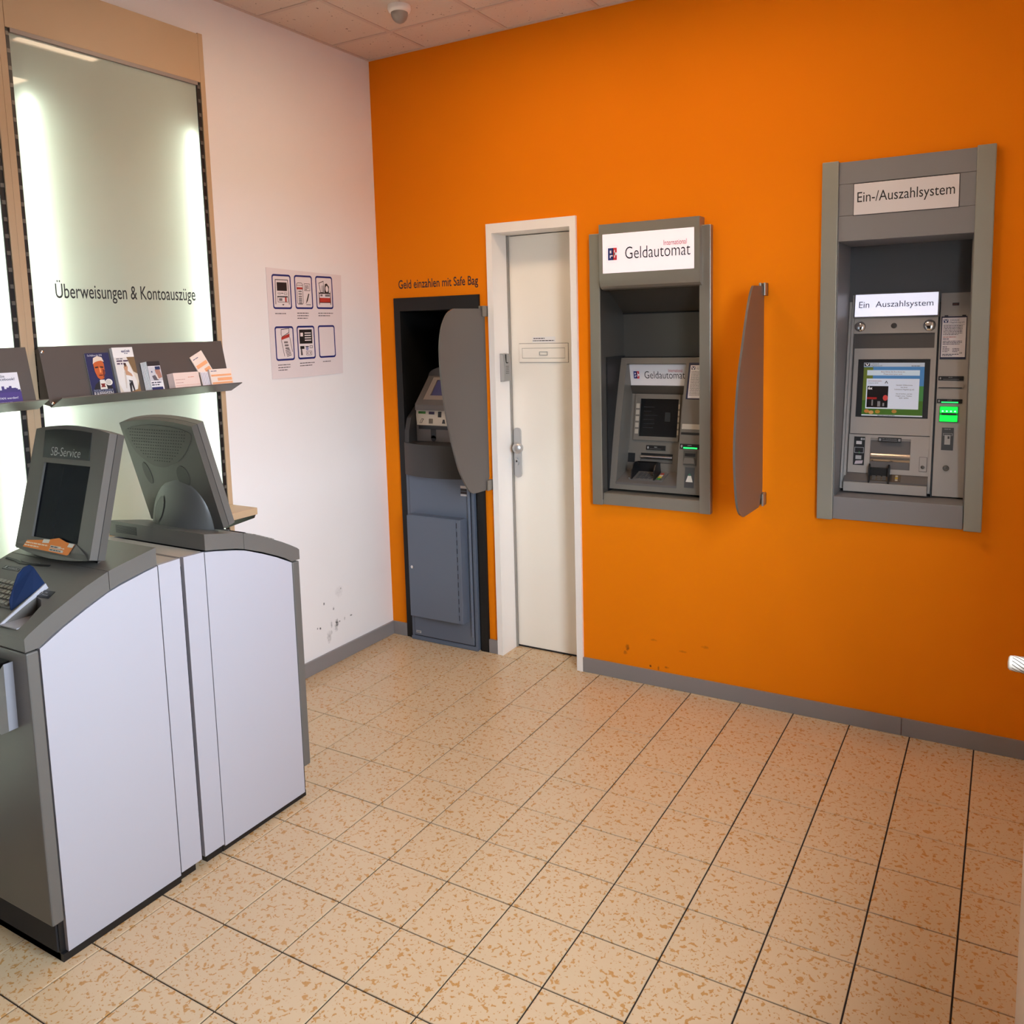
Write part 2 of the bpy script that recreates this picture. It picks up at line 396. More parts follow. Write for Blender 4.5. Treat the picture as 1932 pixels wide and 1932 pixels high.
for c in sorted(lampcells):
    x0, x1, y1, y0 = CX[c[0]], CX[c[0]+1], CY[c[1]], CY[c[1]+1]
    r = Root('ceiling_light', ((x0+x1)/2, (y0+y1)/2, RZ), 'square white ceiling panel light '+where[c], 'ceiling light', 'panel lights in the tiled ceiling')
    MB().prism('z', RZ-.003, RZ+.025, rect(x0+.01, x1-.01, y0+.01, y1-.01), [rect(x0+.03, x1-.03, y0+.03, y1-.03)]).build('lamp_frame', M_FRAME, r, r)
    MB().box(x0+.03, x1-.03, y0+.03, y1-.03, RZ+.004, RZ+.02).build('diffuser', M_LAMP, r, r)
# detector
dx, dy = .545, -.46
r = Root('motion_detector', (dx, dy, RZ), 'white round detector with grey dome on the ceiling tile', 'detector')
MB().lathe((dx, dy, RZ+.003), (0,0,-1), [(.046, 0), (.047, .012), (.043, .022), (.036, .026)], 28).build('base_ring', M_FRAME, r, r, smooth=40)
MB().lathe((dx, dy, RZ-.022), (0,0,-1), [(.034, 0), (.033, .012), (.027, .026), (.017, .036), (.006, .041), (0, .0415)], 28).build('sensor_dome', mat('smoked_grey_dome', (150, 140, 134), .3), r, r, smooth=60)

# ================================================================ DOOR
d = Root('door_1', (.86, 0, 0), kind='structure')
b = MB(); b.prism('y', -.014, .002, [(.6385, 0), (DX0, 0), (DX0, DZ), (DX1, DZ), (DX1, 0), (1.087, 0), (1.087, 2.008), (.6385, 2.008)]); b.build('door_frame', M_FRAME, d, d)
b = MB(); LY = .128
b.box(.645, DX0, .002, LY+.03, 0, 1.99); b.box(DX1, 1.075, .002, LY+.03, 0, 1.99); b.box(.645, 1.075, .002, LY+.03, DZ, 1.99); b.build('jamb_lining', M_FRAME, d, d)
MB().box(.655, DX0+.006, LY-.016, LY-.004, 0, DZ-.001).build('rebate', mat('seal_grey', (150, 146, 140), .6), d, d)
leaf = MB().box(DX0+.004, DX1-.002, LY, LY+.04, .008, DZ-.004, .002).build('door_leaf', M_DOOR, d, d)
MB().box(.6, 1.1, LY+.045, LY+.06, 0, 2.0).build('door_backing', M_GAP, d, d)
MB().box(DX0, DX1, LY-.0, LY+.04, .001, .007).build('floor_seal', M_GAP, d, d)
sl = MB(); sl.prism('y', LY-.005, LY+.002, rect(.718, .971, 1.384, 1.469), [rect(.732, .957, 1.402, 1.449)]); slot = sl.build('mail_slot', M_DOOR, d, d)
b = MB(); b.prism('y', LY-.0012, LY-.0002, rect(.716, .973, 1.382, 1.471), [rect(.7185, .9705, 1.3845, 1.4685)]); b.prism('y', LY-.003, LY-.0002, rect(.7315, .9575, 1.4015, 1.4495), [rect(.7337, .9553, 1.4037, 1.4473)]); b.build('slot_shade_line', mat('shade_line_grey', (120, 112, 104), .7), slot, d)  # grey rings standing in for the shade lines round slot and flap
MB().box(.7335, .9555, LY-.004, LY+.001, 1.4035, 1.4475, .0012).build('slot_flap', M_DOOR, slot, d)
b = MB(); b.prism('y', LY-.0068, LY-.004, rect(.825, .868, 1.415, 1.433), [rect(.828, .865, 1.418, 1.430)]); b.build('name_frame', M_ALU, slot, d)
p = Print((0, LY, 0), X, Z, NY); p.rect(.787, .907, 1.474, 1.5, (244, 242, 240)).up(); p.lines(.793, .893, 1.491, .0035, (40, 40, 44), 1, fill=1, seed=3); p.lines(.79, .904, 1.4805, .0035, (40, 40, 44), 1, fill=1.6, seed=4); p.build('slot_notice', d, d, 'small white printed notice strip')
lp = MB(); lp.sheet((0, LY, 0), X, Z, NY, rr(.678, .716, .838, 1.076, .0185, 8), (), 0, .009); plate = lp.build('lock_plate', M_ALU, d, d, smooth=35)
MB().lathe((.703, LY-.009, .985), (.5, -1, 0), [(.012, 0), (.011, .02), (.016, .026), (.024, .034), (.026, .042), (.022, .051), (.012, .056), (0, .057)], 24).build('door_knob', M_ALU, plate, d, smooth=50)
b = MB(); b.sheet((0, LY-.009, 0), X, Z, NY, oval(.695, .914, .0095, .017, 18), (), 0, .006); b.build('lock_rosette', M_ALU, plate, d, smooth=40)
b = MB(); b.sheet((0, LY-.015, 0), X, Z, NY, oval(.695, .917, .004, .0055, 12), (), 0, .0008); b.build('keyhole', M_BLACK, plate, d)
# reader box on the jamb
r = Root('card_reader', (DX0, .055, 1.36), 'small grey reader box with slot screwed on left door jamb', 'card reader')
b = MB(); b.prism('y', .03, .085, [(DX0, 1.298), (DX0+.022, 1.30), (DX0+.026, 1.36), (DX0+.019, 1.425), (DX0, 1.428)]); b.build('housing', M_GREYP, r, r)
b = MB(); b.prism('y', .0285, .03, [(DX0+.004, 1.303), (DX0+.021, 1.304), (DX0+.024, 1.36), (DX0+.018, 1.42), (DX0+.004, 1.423)]); b.build('front_plate', mat('light_reader_grey', (170, 170, 168), .45), r, r)
b = MB(); b.box(DX0+.0205, DX0+.0245, .045, .049, 1.385, 1.424); b.box(DX0+.019, DX0+.027, .049, .06, 1.383, 1.387); b.build('card_slot', M_BLACK, r, r)
b = MB()
for k in range(5): b.box(DX0+.0245, DX0+.0262, .042, .066, 1.335+k*.008, 1.338+k*.008)
b.build('grille', M_KIOSK, r, r)

# ================================================================ NIGHT SAFE (safe bag machine)
p = Print((0, 0, 0), X, Z, NY, .0006); p.text('Geld einzahlen mit Safe Bag', .124, 0, (46, 22, 30), w=.458, fitz=(1.731, 1.786), bold=.012); o = p.b.build('wall_lettering', None)
tag(o, 'dark wall lettering Geld einzahlen mit Safe Bag above black niche', 'lettering')
r = Root('safe_bag_machine', (.34, 0, 0), 'black framed niche machine with blue-grey cabinet below, left of door', 'deposit machine')
b = MB(); b.prism('y', -.011, -.0005, [(.0975, 0), (.134, 0), (.134, 1.637), (.545, 1.637), (.545, 0), (.5885, 0), (.5885, 1.70), (.0975, 1.70)]); b.build('niche_frame', M_DEEP, r, r)
b = MB(); b.box(.12, .134, 0, .5, 0, 1.65); b.box(.545, .57, 0, .5, 0, 1.65); b.box(.12, .57, .48, .5, 0, 1.65); b.box(.12, .57, 0, .5, 1.637, 1.65); b.build('niche_lining', M_DEEP, r, r)
CY0 = -.022
cab = MB().box(.138, .533, CY0, .42, .0, .86, .003).build('cabinet', M_BLUEG, r, r)
MB().box(.137, .534, CY0-.004, CY0+.004, .0, .0165, .001).build('cabinet_foot', M_BLUEG, cab, r)
MB().box(.159, .515, CY0-.005, CY0+.001, .026, .852, .001).build('cabinet_door', M_BLUEG, cab, r)
b = MB(); b.box(.155, .1585, CY0-.001, CY0, .022, .852); b.box(.155, .519, CY0-.001, CY0, .021, .0255); b.box(.5155, .519, CY0-.001, CY0, .022, .852); b.build('door_gap', M_GAP, cab, r)
MB().tube((.509, CY0-.006, .07), (.509, CY0-.006, .8), .008, 10).build('hinge_bar', M_BLUEG, cab, r, smooth=40)
box = MB().box(.177, .4885, -.077, CY0-.004, .141, .652, .003).build('deposit_box', M_BLUEG, r, r)
MB().box(.1775, .466, -.0795, -.077, .144, .649, .0012).build('box_lid', M_BLUEG, box, r)
b = MB()
for k in range(12): b.box(.4665, .469, -.0785, -.076, .16+k*.041, .185+k*.041)
b.build('piano_hinge', M_GAP, box, r)
MB().lathe((.199, -.0795, .393), NY, [(.008, 0), (.008, .003), (.005, .004), (0, .004)], 14).build('box_lock', M_CHROME, box, r, smooth=40)
p = Print((0, CY0-.005, 0), X, Z, NY); p.rect(.168, .198, .037, .05, (176, 178, 178)).up(); p.lines(.171, .196, .0455, .002, (60, 60, 60), 3, step=.0035, seed=9); p.build('type_plate', cab, r, 'small silver type plate')
p = Print((0, CY0-.0005, 0), X, Z, NY, .005); p.rect(.464, .51, .795, .807, (200, 198, 196)); p.rect(.464, .512, .782, .793, (26, 22, 24)); p.rect(.464, .51, .768, .780, (40, 24, 26)); p.rect(.464, .512, .758, .767, (200, 196, 196)); p.build('sticker_strips', cab, r)
# shroud: dark bowed apron
def bow(x): t = (x-.3375)/.1975; return -.028 - .052*(1-t*t)
n = 14; xs = [.14 + .395*i/n for i in range(n+1)]
b = MB(); b.prism('z', .842, 1.0, [(x, bow(x)) for x in xs] + [(.535, .3), (.14, .3)]); b.build('apron', M_DARKG, r, r, smooth=30)
b = MB()
for x0, x1 in ((.146, .172), (.503, .529)):
    MB().prism('x', x0, x1, [(.02, 1.0), (-.03, 1.0), (-.026, 1.06), (-.005, 1.12), (.05, 1.165), (.12, 1.2), (.2, 1.2), (.2, 1.0)]).build('side_cheek', M_DARKG, r, r)
MB().box(.174, .501, .03, .3, 1.0, 1.082, .003).build('bag_chute', M_MIDG, r, r)
b = MB(); b.box(.19, .485, .0285, .0305, 1.062, 1.078); b.box(.262, .292, .0285, .0305, 1.018, 1.064); b.lathe((.277, .0305, 1.018), NY, [(.015, 0), (.015, .002)], 16); b.build('chute_mouth', M_BLACK, r, r)
wp = MB().sheet((0, .028, 1.082), X, Vector((0, .12, .9)).normalized(), Vector((0, -.9, .12)).normalized(), [(.18, 0), (.495, 0), (.508, .078), (.167, .078)], (), -.02, 0).build('label_panel', mat('cream_panel', (218, 212, 200), .5), r, r)
p = Print((0, .028, 1.082), X, Vector((0, .12, .9)).normalized(), Vector((0, -.9, .12)).normalized())
p.rect(.186, .23, .055, .067, (58, 130, 40)); p.rect(.249, .283, .053, .067, (44, 34, 74)); p.rect(.304, .325, .04, .068, (26, 26, 30)); p.up(); p.text('BEREIT', .19, .058, (20, 60, 20), h=.006)
p.poly([(.195, .01), (.212, .01), (.212, .016), (.222, .03), (.208, .032), (.2, .016)], (60, 60, 60), [(.197, .012), (.209, .012), (.209, .017), (.217, .028), (.209, .029), (.202, .015)])
for k in range(7): p.rect(.252+k*.0035, .254+k*.0035, .008, .032, (50, 50, 52))
p.poly([(.33, .01), (.35, .01), (.345, .03), (.335, .03)], (60, 60, 60)); p.build('pictogram_print', r, r)
hv = Vector((0, .108, .145)).normalized(); hn = Vector((0, -.145, .108)).normalized(); L_ = math.hypot(.108, .145)
hd = MB(); hd.sheet((0, .02, 1.183), X, hv, hn, [(.178, 0), (.497, 0), (.478, L_), (.197, L_)], [[(.214, .03), (.461, .03), (.448, L_-.02), (.227, L_-.02)]], -.04, 0)
head = hd.build('display_head', M_MIDG, r, r)
MB().box(.178, .497, .02, .06, 1.155, 1.184, .002).build('head_chin', M_MIDG, head, r)
b = MB(); b.prism('y', .12, .2, [(.19, 1.31)] + [(.3375 + .1425*math.cos(math.pi*(1-i/14)), 1.322 + .045*math.sin(math.pi*i/14)) for i in range(15)] + [(.485, 1.31)]); b.build('head_dome', mat('dome_grey', (70, 70, 72), .45), r, r, smooth=40)
b = MB(); b.sheet((0, .02, 1.183), X, hv, hn, [(.214, .03), (.461, .03), (.448, L_-.02), (.227, L_-.02)], [[(.247, .055), (.428, .055), (.42, L_-.035), (.255, L_-.035)]], -.012, -.002); b.build('screen_bezel', mat('beige_bezel', (158, 148, 140), .5), head, r)
b = MB(); b.sheet((0, .02, 1.183), X, hv, hn, [(.245, .053), (.43, .053), (.422, L_-.033), (.253, L_-.033)], (), -.012, -.008); b.build('display', mat('violet_lcd', (66, 64, 96), .2, emit=.25), head, r)

# ================================================================ PRIVACY SCREENS
def privacy(x, outline, clamps, label):
    r = Root('privacy_screen', (x, 0, sum(c for c in clamps)/2), label, 'privacy screen', 'curved privacy plates fixed on the orange wall')
    MB().sheet((x-.004, 0, 0), Y, Z, X, outline, (), 0, .008).build('screen_plate', M_PRIV, r, r)
    for zc in clamps:
        b = MB(); b.box(x-.012, x-.0045, -.048, -.001, zc-.024, zc+.024, .002); b.box(x+.0045, x+.012, -.048, -.001, zc-.024, zc+.024, .002); b.box(x-.012, x+.012, -.012, -.0005, zc-.024, zc+.024, .002); b.build('wall_clamp', M_STEEL, r, r)
def smooth_out(pts, n=3):
    out = []; N = len(pts)
    for i in range(N):
        p0, p1, p2, p3 = [Vector(pts[k % N]) for k in (i-1, i, i+1, i+2)]
        for k in range(n):
            t = k/n; q = .5*((2*p1) + (p2-p0)*t + (2*p0-5*p1+4*p2-p3)*t*t + (3*p1-p0-3*p2+p3)*t**3); out.append((q.x, q.y))
    return out
arc1 = [(-.267, 1.632), (-.316, 1.611), (-.356, 1.561), (-.376, 1.498), (-.381, 1.435), (-.376, 1.345), (-.363, 1.252), (-.344, 1.159), (-.312, 1.051), (-.27, .939), (-.225, .864), (-.185, .818), (-.155, .804)]
def open_smooth(pts, n=3):
    P2 = [pts[0]] + pts + [pts[-1]]; out = []
    for i in range(1, len(P2)-2):
        p0, p1, p2, p3 = [Vector(P2[k]) for k in (i-1, i, i+1, i+2)]
        for k in range(n):
            t = k/n; q = .5*((2*p1) + (p2-p0)*t + (2*p0-5*p1+4*p2-p3)*t*t + (3*p1-p0-3*p2+p3)*t**3); out.append((q.x, q.y))
    return out + [pts[-1]]
privacy(.622, [(-.022, 1.634)] + open_smooth(arc1) + [(-.056, .802), (-.022, .86)], (1.622, .822), 'grey frosted privacy plate on the orange wall between black niche and door')
arc2 = [(-.18, 1.674), (-.212, 1.65), (-.258, 1.582), (-.313, 1.468), (-.365, 1.352), (-.395, 1.222), (-.411, 1.105), (-.402, 1.0), (-.38, .912), (-.345, .865), (-.295, .842)]
privacy(1.88, [(-.03, 1.677)] + open_smooth(arc2) + [(-.085, .836), (-.03, .89)], (1.665, .857), 'brownish curved privacy plate standing out between the two cash machines')

# ================================================================ CASH MACHINE (Geldautomat)
r = Root('cash_machine', (1.415, 0, .78), 'steel framed wall cash machine under lit Geldautomat sign, right of door', 'cash machine')
for x0, x1 in ((1.156, 1.203), (1.631, 1.677)): MB().box(x0, x1, -.03, .0, .777, 1.923, .0025).build('pilaster', M_STEEL, r, r)
hx0, hx1 = 1.2155, 1.6425
prof = [(-.001, 1.954), (-.06, 1.954), (-.06, 1.735), (-.058, 1.718), (-.052, 1.704), (-.04, 1.694), (-.02, 1.690), (.0, 1.690)]
hdr = MB(); hdr.prism('x', hx0, hx1, prof); hdr = hdr.build('header', M_STEEL, r, r, smooth=25)
MB().box(1.2325, 1.6205, -.0615, -.059, 1.756, 1.9135, .0005).build('sign_panel', M_SIGN, hdr, r)
def geldautomat(o, v, n, ax0, az0, w, par, rt, lit):
    """the lettering, in fractions of sign width w"""
    p = Print(o, X, v, n); k = w/.387
    f = lambda a: ax0 + (a-1.233)*k; g_ = lambda c: az0 + (c-1.7565)*k
    p.poly(rr(f(1.2505), f(1.302), g_(1.7995), g_(1.866), .006*k), (206, 200, 222), rr(f(1.2515), f(1.301), g_(1.8005), g_(1.865), .0055*k))
    p.rect(f(1.257), f(1.2775), g_(1.808), g_(1.857), (34, 46, 116)); p.rect(f(1.2775), f(1.281), g_(1.808), g_(1.857), (22, 18, 26)); p.rect(f(1.281), f(1.296), g_(1.808), g_(1.857), (206, 44, 58)); p.up()
    wht = (244, 240, 248)
    p.rect(f(1.265), f(1.272), g_(1.836), g_(1.847), wht); p.rect(f(1.265), f(1.2775), g_(1.8235), g_(1.828), wht); p.rect(f(1.265), f(1.269), g_(1.8165), g_(1.8235), wht)
    p.rect(f(1.284), f(1.288), g_(1.818), g_(1.849), wht); p.rect(f(1.284), f(1.296), g_(1.8275), g_(1.838), wht)
    p.text('Geldautomat', f(1.333), 0, (28, 24, 32), w=(1.606-1.333)*k, fitz=(g_(1.8095), g_(1.8575)), bold=-.006)
    p.text('International', f(1.497), 0, (188, 46, 66), w=(1.591-1.497)*k, fitz=(g_(1.8525), g_(1.873)))
    p.build('lettering', par, rt)
geldautomat((0, -.0615, 0), Z, NY, 1.233, 1.7565, .387, hdr, r, True)
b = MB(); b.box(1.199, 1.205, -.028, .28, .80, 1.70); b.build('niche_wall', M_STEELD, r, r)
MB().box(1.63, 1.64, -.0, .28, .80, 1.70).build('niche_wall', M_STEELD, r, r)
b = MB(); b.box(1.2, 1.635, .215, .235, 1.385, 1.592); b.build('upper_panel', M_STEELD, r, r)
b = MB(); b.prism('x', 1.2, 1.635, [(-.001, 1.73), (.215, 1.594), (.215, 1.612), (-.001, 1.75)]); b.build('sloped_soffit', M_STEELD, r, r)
b = MB(); b.box(1.2, 1.635, .205, .216, 1.5905, 1.5945); b.box(1.2, 1.635, .195, .22, 1.3995, 1.4035); b.build('seams', M_BLACK, r, r)
sill = MB(); sill.prism('x', 1.2, 1.631, [(-.022, .779), (-.022, .826), (-.018, .829), (.3, .829), (.3, .79), (0, .779)]); sill.build('sill', M_STEEL, r, r)
def yf(z): t = (z-.84)/.56; return .03 + .145*t - .012*4*t*(1-t)
zs = [.835 + .565*i/12 for i in range(13)]
# curved fascia frame: profile extruded in pieces round the recess
fr = MB()
def strip(x0, x1, z0, z1, n=8):
    q = [z0 + (z1-z0)*i/n for i in range(n+1)]
    fr.prism('x', x0, x1, [(yf(z), z) for z in q] + [(.3, z1), (.3, z0)])
strip(1.21, 1.239, .84, 1.4, 12); strip(1.511, 1.631, .84, 1.4, 12); strip(1.239, 1.511, 1.374, 1.4, 2); strip(1.239, 1.511, .84, .872, 2)
fas = fr.build('fascia', M_ATM, r, r, smooth=25)
b = MB(); b.box(1.205, 1.21, .02, .3, .83, 1.41); b.build('fascia_gap', M_BLACK, fas, r)
# recess
rv = Vector((0, .065, .34)).normalized(); rn = Vector((0, -.34, .065)).normalized(); RO = (0, .16, .905)
def RS(z): return (z-.905)*math.hypot(.065, .34)/.34
def rsheet(name, x0, x1, z0, z1, t0, t1, m, par, holes=()):
    return MB().sheet(RO, X, rv, rn, rect(x0, x1, RS(z0), RS(z1)), [rect(a, b_, RS(c), RS(d_)) for a, b_, c, d_ in holes], t0, t1).build(name, m, par, r)
rsheet('recess_back', 1.238, 1.512, .895, 1.25, -.03, -.003, M_ATM, fas)
scp = rsheet('screen_surround', 1.259, 1.468, 1.036, 1.237, -.003, .006, M_ATM, fas, [(1.284, 1.46, 1.053, 1.217)])
rsheet('screen', 1.284, 1.46, 1.053, 1.217, -.003, .0005, mat('dim_display_glass', (9, 9, 9), .12, spec=.3), scp)
for k in range(5):
    rsheet('side_key', 1.266, 1.282, 1.063+k*.028, 1.083+k*.028, .006, .0085, mat('pale_key', (168, 160, 148), .45), scp)
    rsheet('side_key', 1.461, 1.468, 1.063+k*.028, 1.083+k*.028, .006, .0085, mat('pale_key', (168, 160, 148), .45), scp)
p = Print(RO, X, rv, rn); p.t = .001
for k in range(6): p.lines(1.30, 1.36+.01*(k % 3), RS(1.18-k*.018), .0022, (34, 38, 44), 1, seed=20+k)
p.rect(1.40, 1.425, RS(1.12), RS(1.16), (24, 26, 28)); p.build('screen_image', scp, r)
lb = rsheet('slot_label', 1.3225, 1.411, .995, 1.0155, -.002, .002, M_BLACK, fas)
p = Print(RO, X, rv, rn); p.t = .0024; p.poly(oval(1.331, RS(1.005), .004, .006, 12), (150, 150, 150)); p.text('GELD', 1.36, RS(1.006), (190, 190, 190), h=.004); p.rect(1.34, 1.392, RS(1.0), RS(1.0008), (120, 120, 120)); p.build('label_print', lb, r)
b = MB(); b.sheet(RO, X, rv, rn, rect(1.238, 1.512, RS(.986), RS(.9885)), (), -.004, .003); b.sheet(RO, X, rv, rn, rect(1.238, 1.512, RS(.9), RS(.986)), [rect(1.299, 1.448, RS(.94), RS(.981))], -.003, .004); b.build('shutter_surround', M_ATM, fas, r)
rsheet('shutter_mouth', 1.299, 1.448, .94, .981, -.004, -.002, M_BLACK, fas)
MB().tube((1.3, .166, .966), (1.447, .166, .966), .007, 12).build('shutter_roller', M_CHROME, fas, r, smooth=40)
rsheet('note_flap', 1.301, 1.446, .942, .955, -.002, .002, mat('shutter_grey', (110, 108, 106), .35, metal=.6), fas)
rsheet('camera_window', 1.241, 1.2735, .938, .978, .004, .006, M_BLACK, fas)
# sign above the screen, leaning forward
sv = Vector((0, -.017, .096)).normalized(); sn = Vector((0, -.096, -.017)).normalized()
MB().sheet((0, .21, 1.275), X, sv, sn, [(1.24, 0), (1.489, 0), (1.511, .097), (1.239, .097)], (), -.01, 0).build('upper_sign', M_SIGN3, fas, r)
geldautomat((0, .21, 1.275), sv, sn, 1.24, -.002, .262, fas, r, False)
MB().prism('x', 1.239, 1.5, [(.205, 1.275), (.226, 1.238), (.26, 1.238), (.26, 1.28), (.215, 1.28)]).build('sign_underside', M_STEELD, fas, r)
# keypad shelf
tn = Vector((0, -.035, .13)).normalized(); tv = Vector((0, .13, .035)).normalized()
MB().sheet((0, .03, .871), X, tv, tn, rect(1.238, 1.512, 0, .14), (), -.01, 0).build('keypad_shelf', M_ATM2D, fas, r)
kp = MB().sheet((0, .03, .871), X, tv, tn, rr(1.285, 1.44, .03, .115, .004), (), 0, .005).build('keypad_plate', M_ATM2D, fas, r)
b = MB(); cols = {}
for i in range(4):
    for j in range(4):
        m_ = inkmat((70, 70, 72))
        b.use(m_).sheet((0, .03, .871), X, tv, tn, rect(1.318+i*.019, 1.332+i*.019, .04+j*.016, .051+j*.016), (), .005, .008)
b.build('keys', None, kp, r, kind='stuff')
for j, c in enumerate(((60, 130, 60), (200, 180, 50), (210, 190, 170), (160, 50, 40))): MB().sheet((0, .03, .871), X, tv, tn, rect(1.412, 1.426, .04+j*.016, .051+j*.016), (), .005, .008).build('function_key', mat('function_key_%d' % j, c, .4), kp, r)
for x in (1.29, 1.434): MB().lathe((x, .058, .8855), (0,-.2,1), [(.004, 0), (.004, .003), (0, .004)], 10).build('screw', M_CHROME, kp, r, smooth=40)
# curved black hood over the keypad
hood = MB(); n = 14
for off, x0 in ((0, 0),):
    prof2 = []
    for i in range(n+1):
        a = math.pi*i/n; prof2.append((1.352 - .052*math.cos(a), .045*math.sin(a)**.6))
pts_o = [(1.30, .883), (1.30, .93)] + [(1.318-.018*math.cos(math.pi/2*i/5), .93+.018*math.sin(math.pi/2*i/5)) for i in range(1, 6)] + [(1.387+.018*math.sin(math.pi/2*i/5), .93+.018*math.cos(math.pi/2*i/5)) for i in range(0, 6)] + [(1.405, .883)]
b = MB()
for x0, x1 in ((1.299, 1.304), (1.401, 1.406)):
    b.prism('x', x0, x1, [(.055, .883), (.06, .925), (.075, .945), (.1, .953), (.125, .95), (.14, .90), (.14, .895)])
b.prism('x', 1.303, 1.402, [(.138, .895), (.132, .945), (.122, .952), (.128, .952), (.14, .945), (.145, .895)])
b.build('keypad_hood', M_BLACK, kp, r)
# right column: notice, slots, reader
cv = Vector((0, .145, .56)).normalized(); cn = Vector((0, -.56, .145)).normalized()
def csheet(name, x0, x1, z0, z1, t, m, par):
    zc = (z0+z1)/2; y0 = yf(z0); y1 = yf(z1); v = Vector((0, y1-y0, z1-z0)); L = v.length; v = v/L; nn = Vector((0, -v.z, v.y))
    o = (0, y0, z0); MB().sheet(o, X, v, nn, rect(x0, x1, 0, L), (), -.002, t).build(name, m, par, r); return o, v, nn, L
q = csheet('notice_frame', 1.524, 1.622, 1.228, 1.378, .003, mat('navy_frame', (28, 34, 66), .4), fas)
p = Print(q[0], X, q[1], q[2]); p.t = .0034; p.rect(1.532, 1.618, .004, .146, (226, 224, 230)).up()
p.rect(1.537, 1.553, .127, .141, (36, 44, 104)).up(); p.poly([(1.538, .139), (1.541, .139), (1.545, .131), (1.549, .139), (1.552, .139), (1.547, .128), (1.543, .128)], (240, 240, 244))
p.text('Volksbank', 1.558, .136, (40, 46, 96), h=.005); p.text('Magdeburg eG', 1.558, .129, (40, 46, 96), h=.005)
p.lines(1.537, 1.612, .118, .002, (70, 72, 84), 18, step=.006, seed=31); p.build('notice_print', fas, r)
csheet('receipt_plate', 1.518, 1.622, 1.105, 1.126, .002, mat('pale_plate', (176, 170, 160), .4), fas)
csheet('receipt_slot', 1.516, 1.622, 1.083, 1.092, .002, M_BLACK, fas)
q = csheet('card_label', 1.516, 1.6, 1.024, 1.045, .003, M_BLACK, fas)
p = Print(q[0], X, q[1], q[2]); p.t = .0034; p.poly(oval(1.524, .011, .004, .006, 12), (150, 150, 150)); p.text('KARTE', 1.55, .013, (200, 200, 200), h=.004); p.build('label_print', fas, r)
csheet('card_indicator', 1.532, 1.591, 1.026, 1.031, .004, M_GREEN, fas)
q = csheet('card_reader_mouth', 1.534, 1.592, .958, 1.018, .002, M_STEELD, fas)
MB().sheet(q[0], X, q[1], q[2], rect(1.541, 1.586, .038, .05), (), 0, .004).build('card_slot', M_BLACK, fas, r)
b = MB(); b.sheet(q[0], X, q[1], q[2], [(1.538, .006), (1.588, .006), (1.583, .03), (1.543, .03)], (), .002, .014); b.build('reader_lip', M_ATM, fas, r)
q = csheet('contactless_plate', 1.545, 1.586, .867, .95, .002, mat('slate_plate', (66, 68, 70), .4), fas)
p = Print(q[0], X, q[1], q[2]); p.t = .0024; p.poly([(1.551, .024), (1.581, .024), (1.573, .05), (1.559, .05)], (216, 214, 208)); p.poly([(1.559, .051), (1.573, .051), (1.571, .056), (1.566, .06), (1.561, .056)], (60, 110, 90)); p.build('contactless_print', fas, r)

# ================================================================ DEPOSIT AND CASH MACHINE (Ein-/Auszahlsystem)
r = Root('deposit_machine', (2.36, 0, .80), 'large silver framed wall machine signed Ein-/Auszahlsystem at the right end', 'cash machine')
for x0, x1 in ((2.0865, 2.143), (2.578, 2.634)): MB().box(x0, x1, -.03, 0, .80, 2.105, .003).build('pilaster', M_COL, r, r)
for z0, z1 in ((2.0235, 2.1), (1.9125, 2.0225)): MB().box(2.143, 2.578, -.02, 0, z0, z1, .0008).build('header_panel', M_HEAD, r, r)
hp_ = MB().box(2.143, 2.578, -.02, .0, 1.823, 1.9115, .0008).build('header_panel', M_HEAD, r, r)
sg = MB().box(2.195, 2.528, -.0225, -.0195, 1.912, 2.02, .0006).build('sign_panel', M_SIGN3, r, r)
p = Print((0, -.0225, 0), X, Z, NY); p.text('Ein-/Auszahlsystem', 2.2065, 0, (24, 22, 24), w=.309, fitz=(1.944, 1.991)); p.build('lettering', sg, r)
b = MB(); b.prism('y', -.0212, -.0195, rect(2.193, 2.530, 1.910, 2.022), [rect(2.195, 2.528, 1.912, 2.02)]); b.build('sign_frame', M_GAP, sg, r)
MB().box(2.137, 2.146, -.018, .3, .85, 1.83).build('niche_wall', M_HEAD, r, r); MB().box(2.573, 2.583, 0, .3, .85, 1.83).build('niche_wall', M_HEAD, r, r)
MB().box(2.14, 2.58, .0, .27, 1.8225, 1.832).build('niche_soffit', M_HEAD, r, r)
MB().box(2.14, 2.58, .25, .27, 1.60, 1.825).build('upper_panel', mat('dark_grey_panel', (78, 78, 80), .45), r, r)
MB().box(2.143, 2.576, -.02, .3, .803, .888, .002).build('sill', M_HEAD, r, r)
A0 = (0, .094, .894); av = Vector((0, .16, .757)).normalized(); an = Vector((0, -.757, .16)).normalized(); kz = math.hypot(.16, .757)/.757
def AS(z): return (z-.894)*kz
def ash(name, pts, t0, t1, m, par, holes=(), smooth=0):
    return MB().sheet(A0, X, av, an, [(x, AS(z)) for x, z in pts], [[(x, AS(z)) for x, z in h] for h in holes], t0, t1).build(name, m, par, r, smooth=smooth)
def ar(name, x0, x1, z0, z1, t0, t1, m, par, holes=()): return ash(name, rect(x0, x1, z0, z1), t0, t1, m, par, [rect(*h) for h in holes])
col = ar('service_column', 2.468, 2.572, .894, 1.634, -.03, 0, M_ATM2, r)
ar('column_gap', 2.4615, 2.468, .89, 1.634, -.03, -.008, M_BLACK, r)
fa = ar('fascia', 2.155, 2.4615, .94, 1.634, -.03, -.012, M_ATM2D, r)
ar('housing_rib', 2.148, 2.157, .9, 1.61, -.03, .002, M_ATM2, r); ar('housing_rib', 2.159, 2.168, .9, 1.635, -.03, .006, M_ATM2, fa); ar('housing_rib', 2.4525, 2.461, .9, 1.635, -.03, .006, M_ATM2, fa)
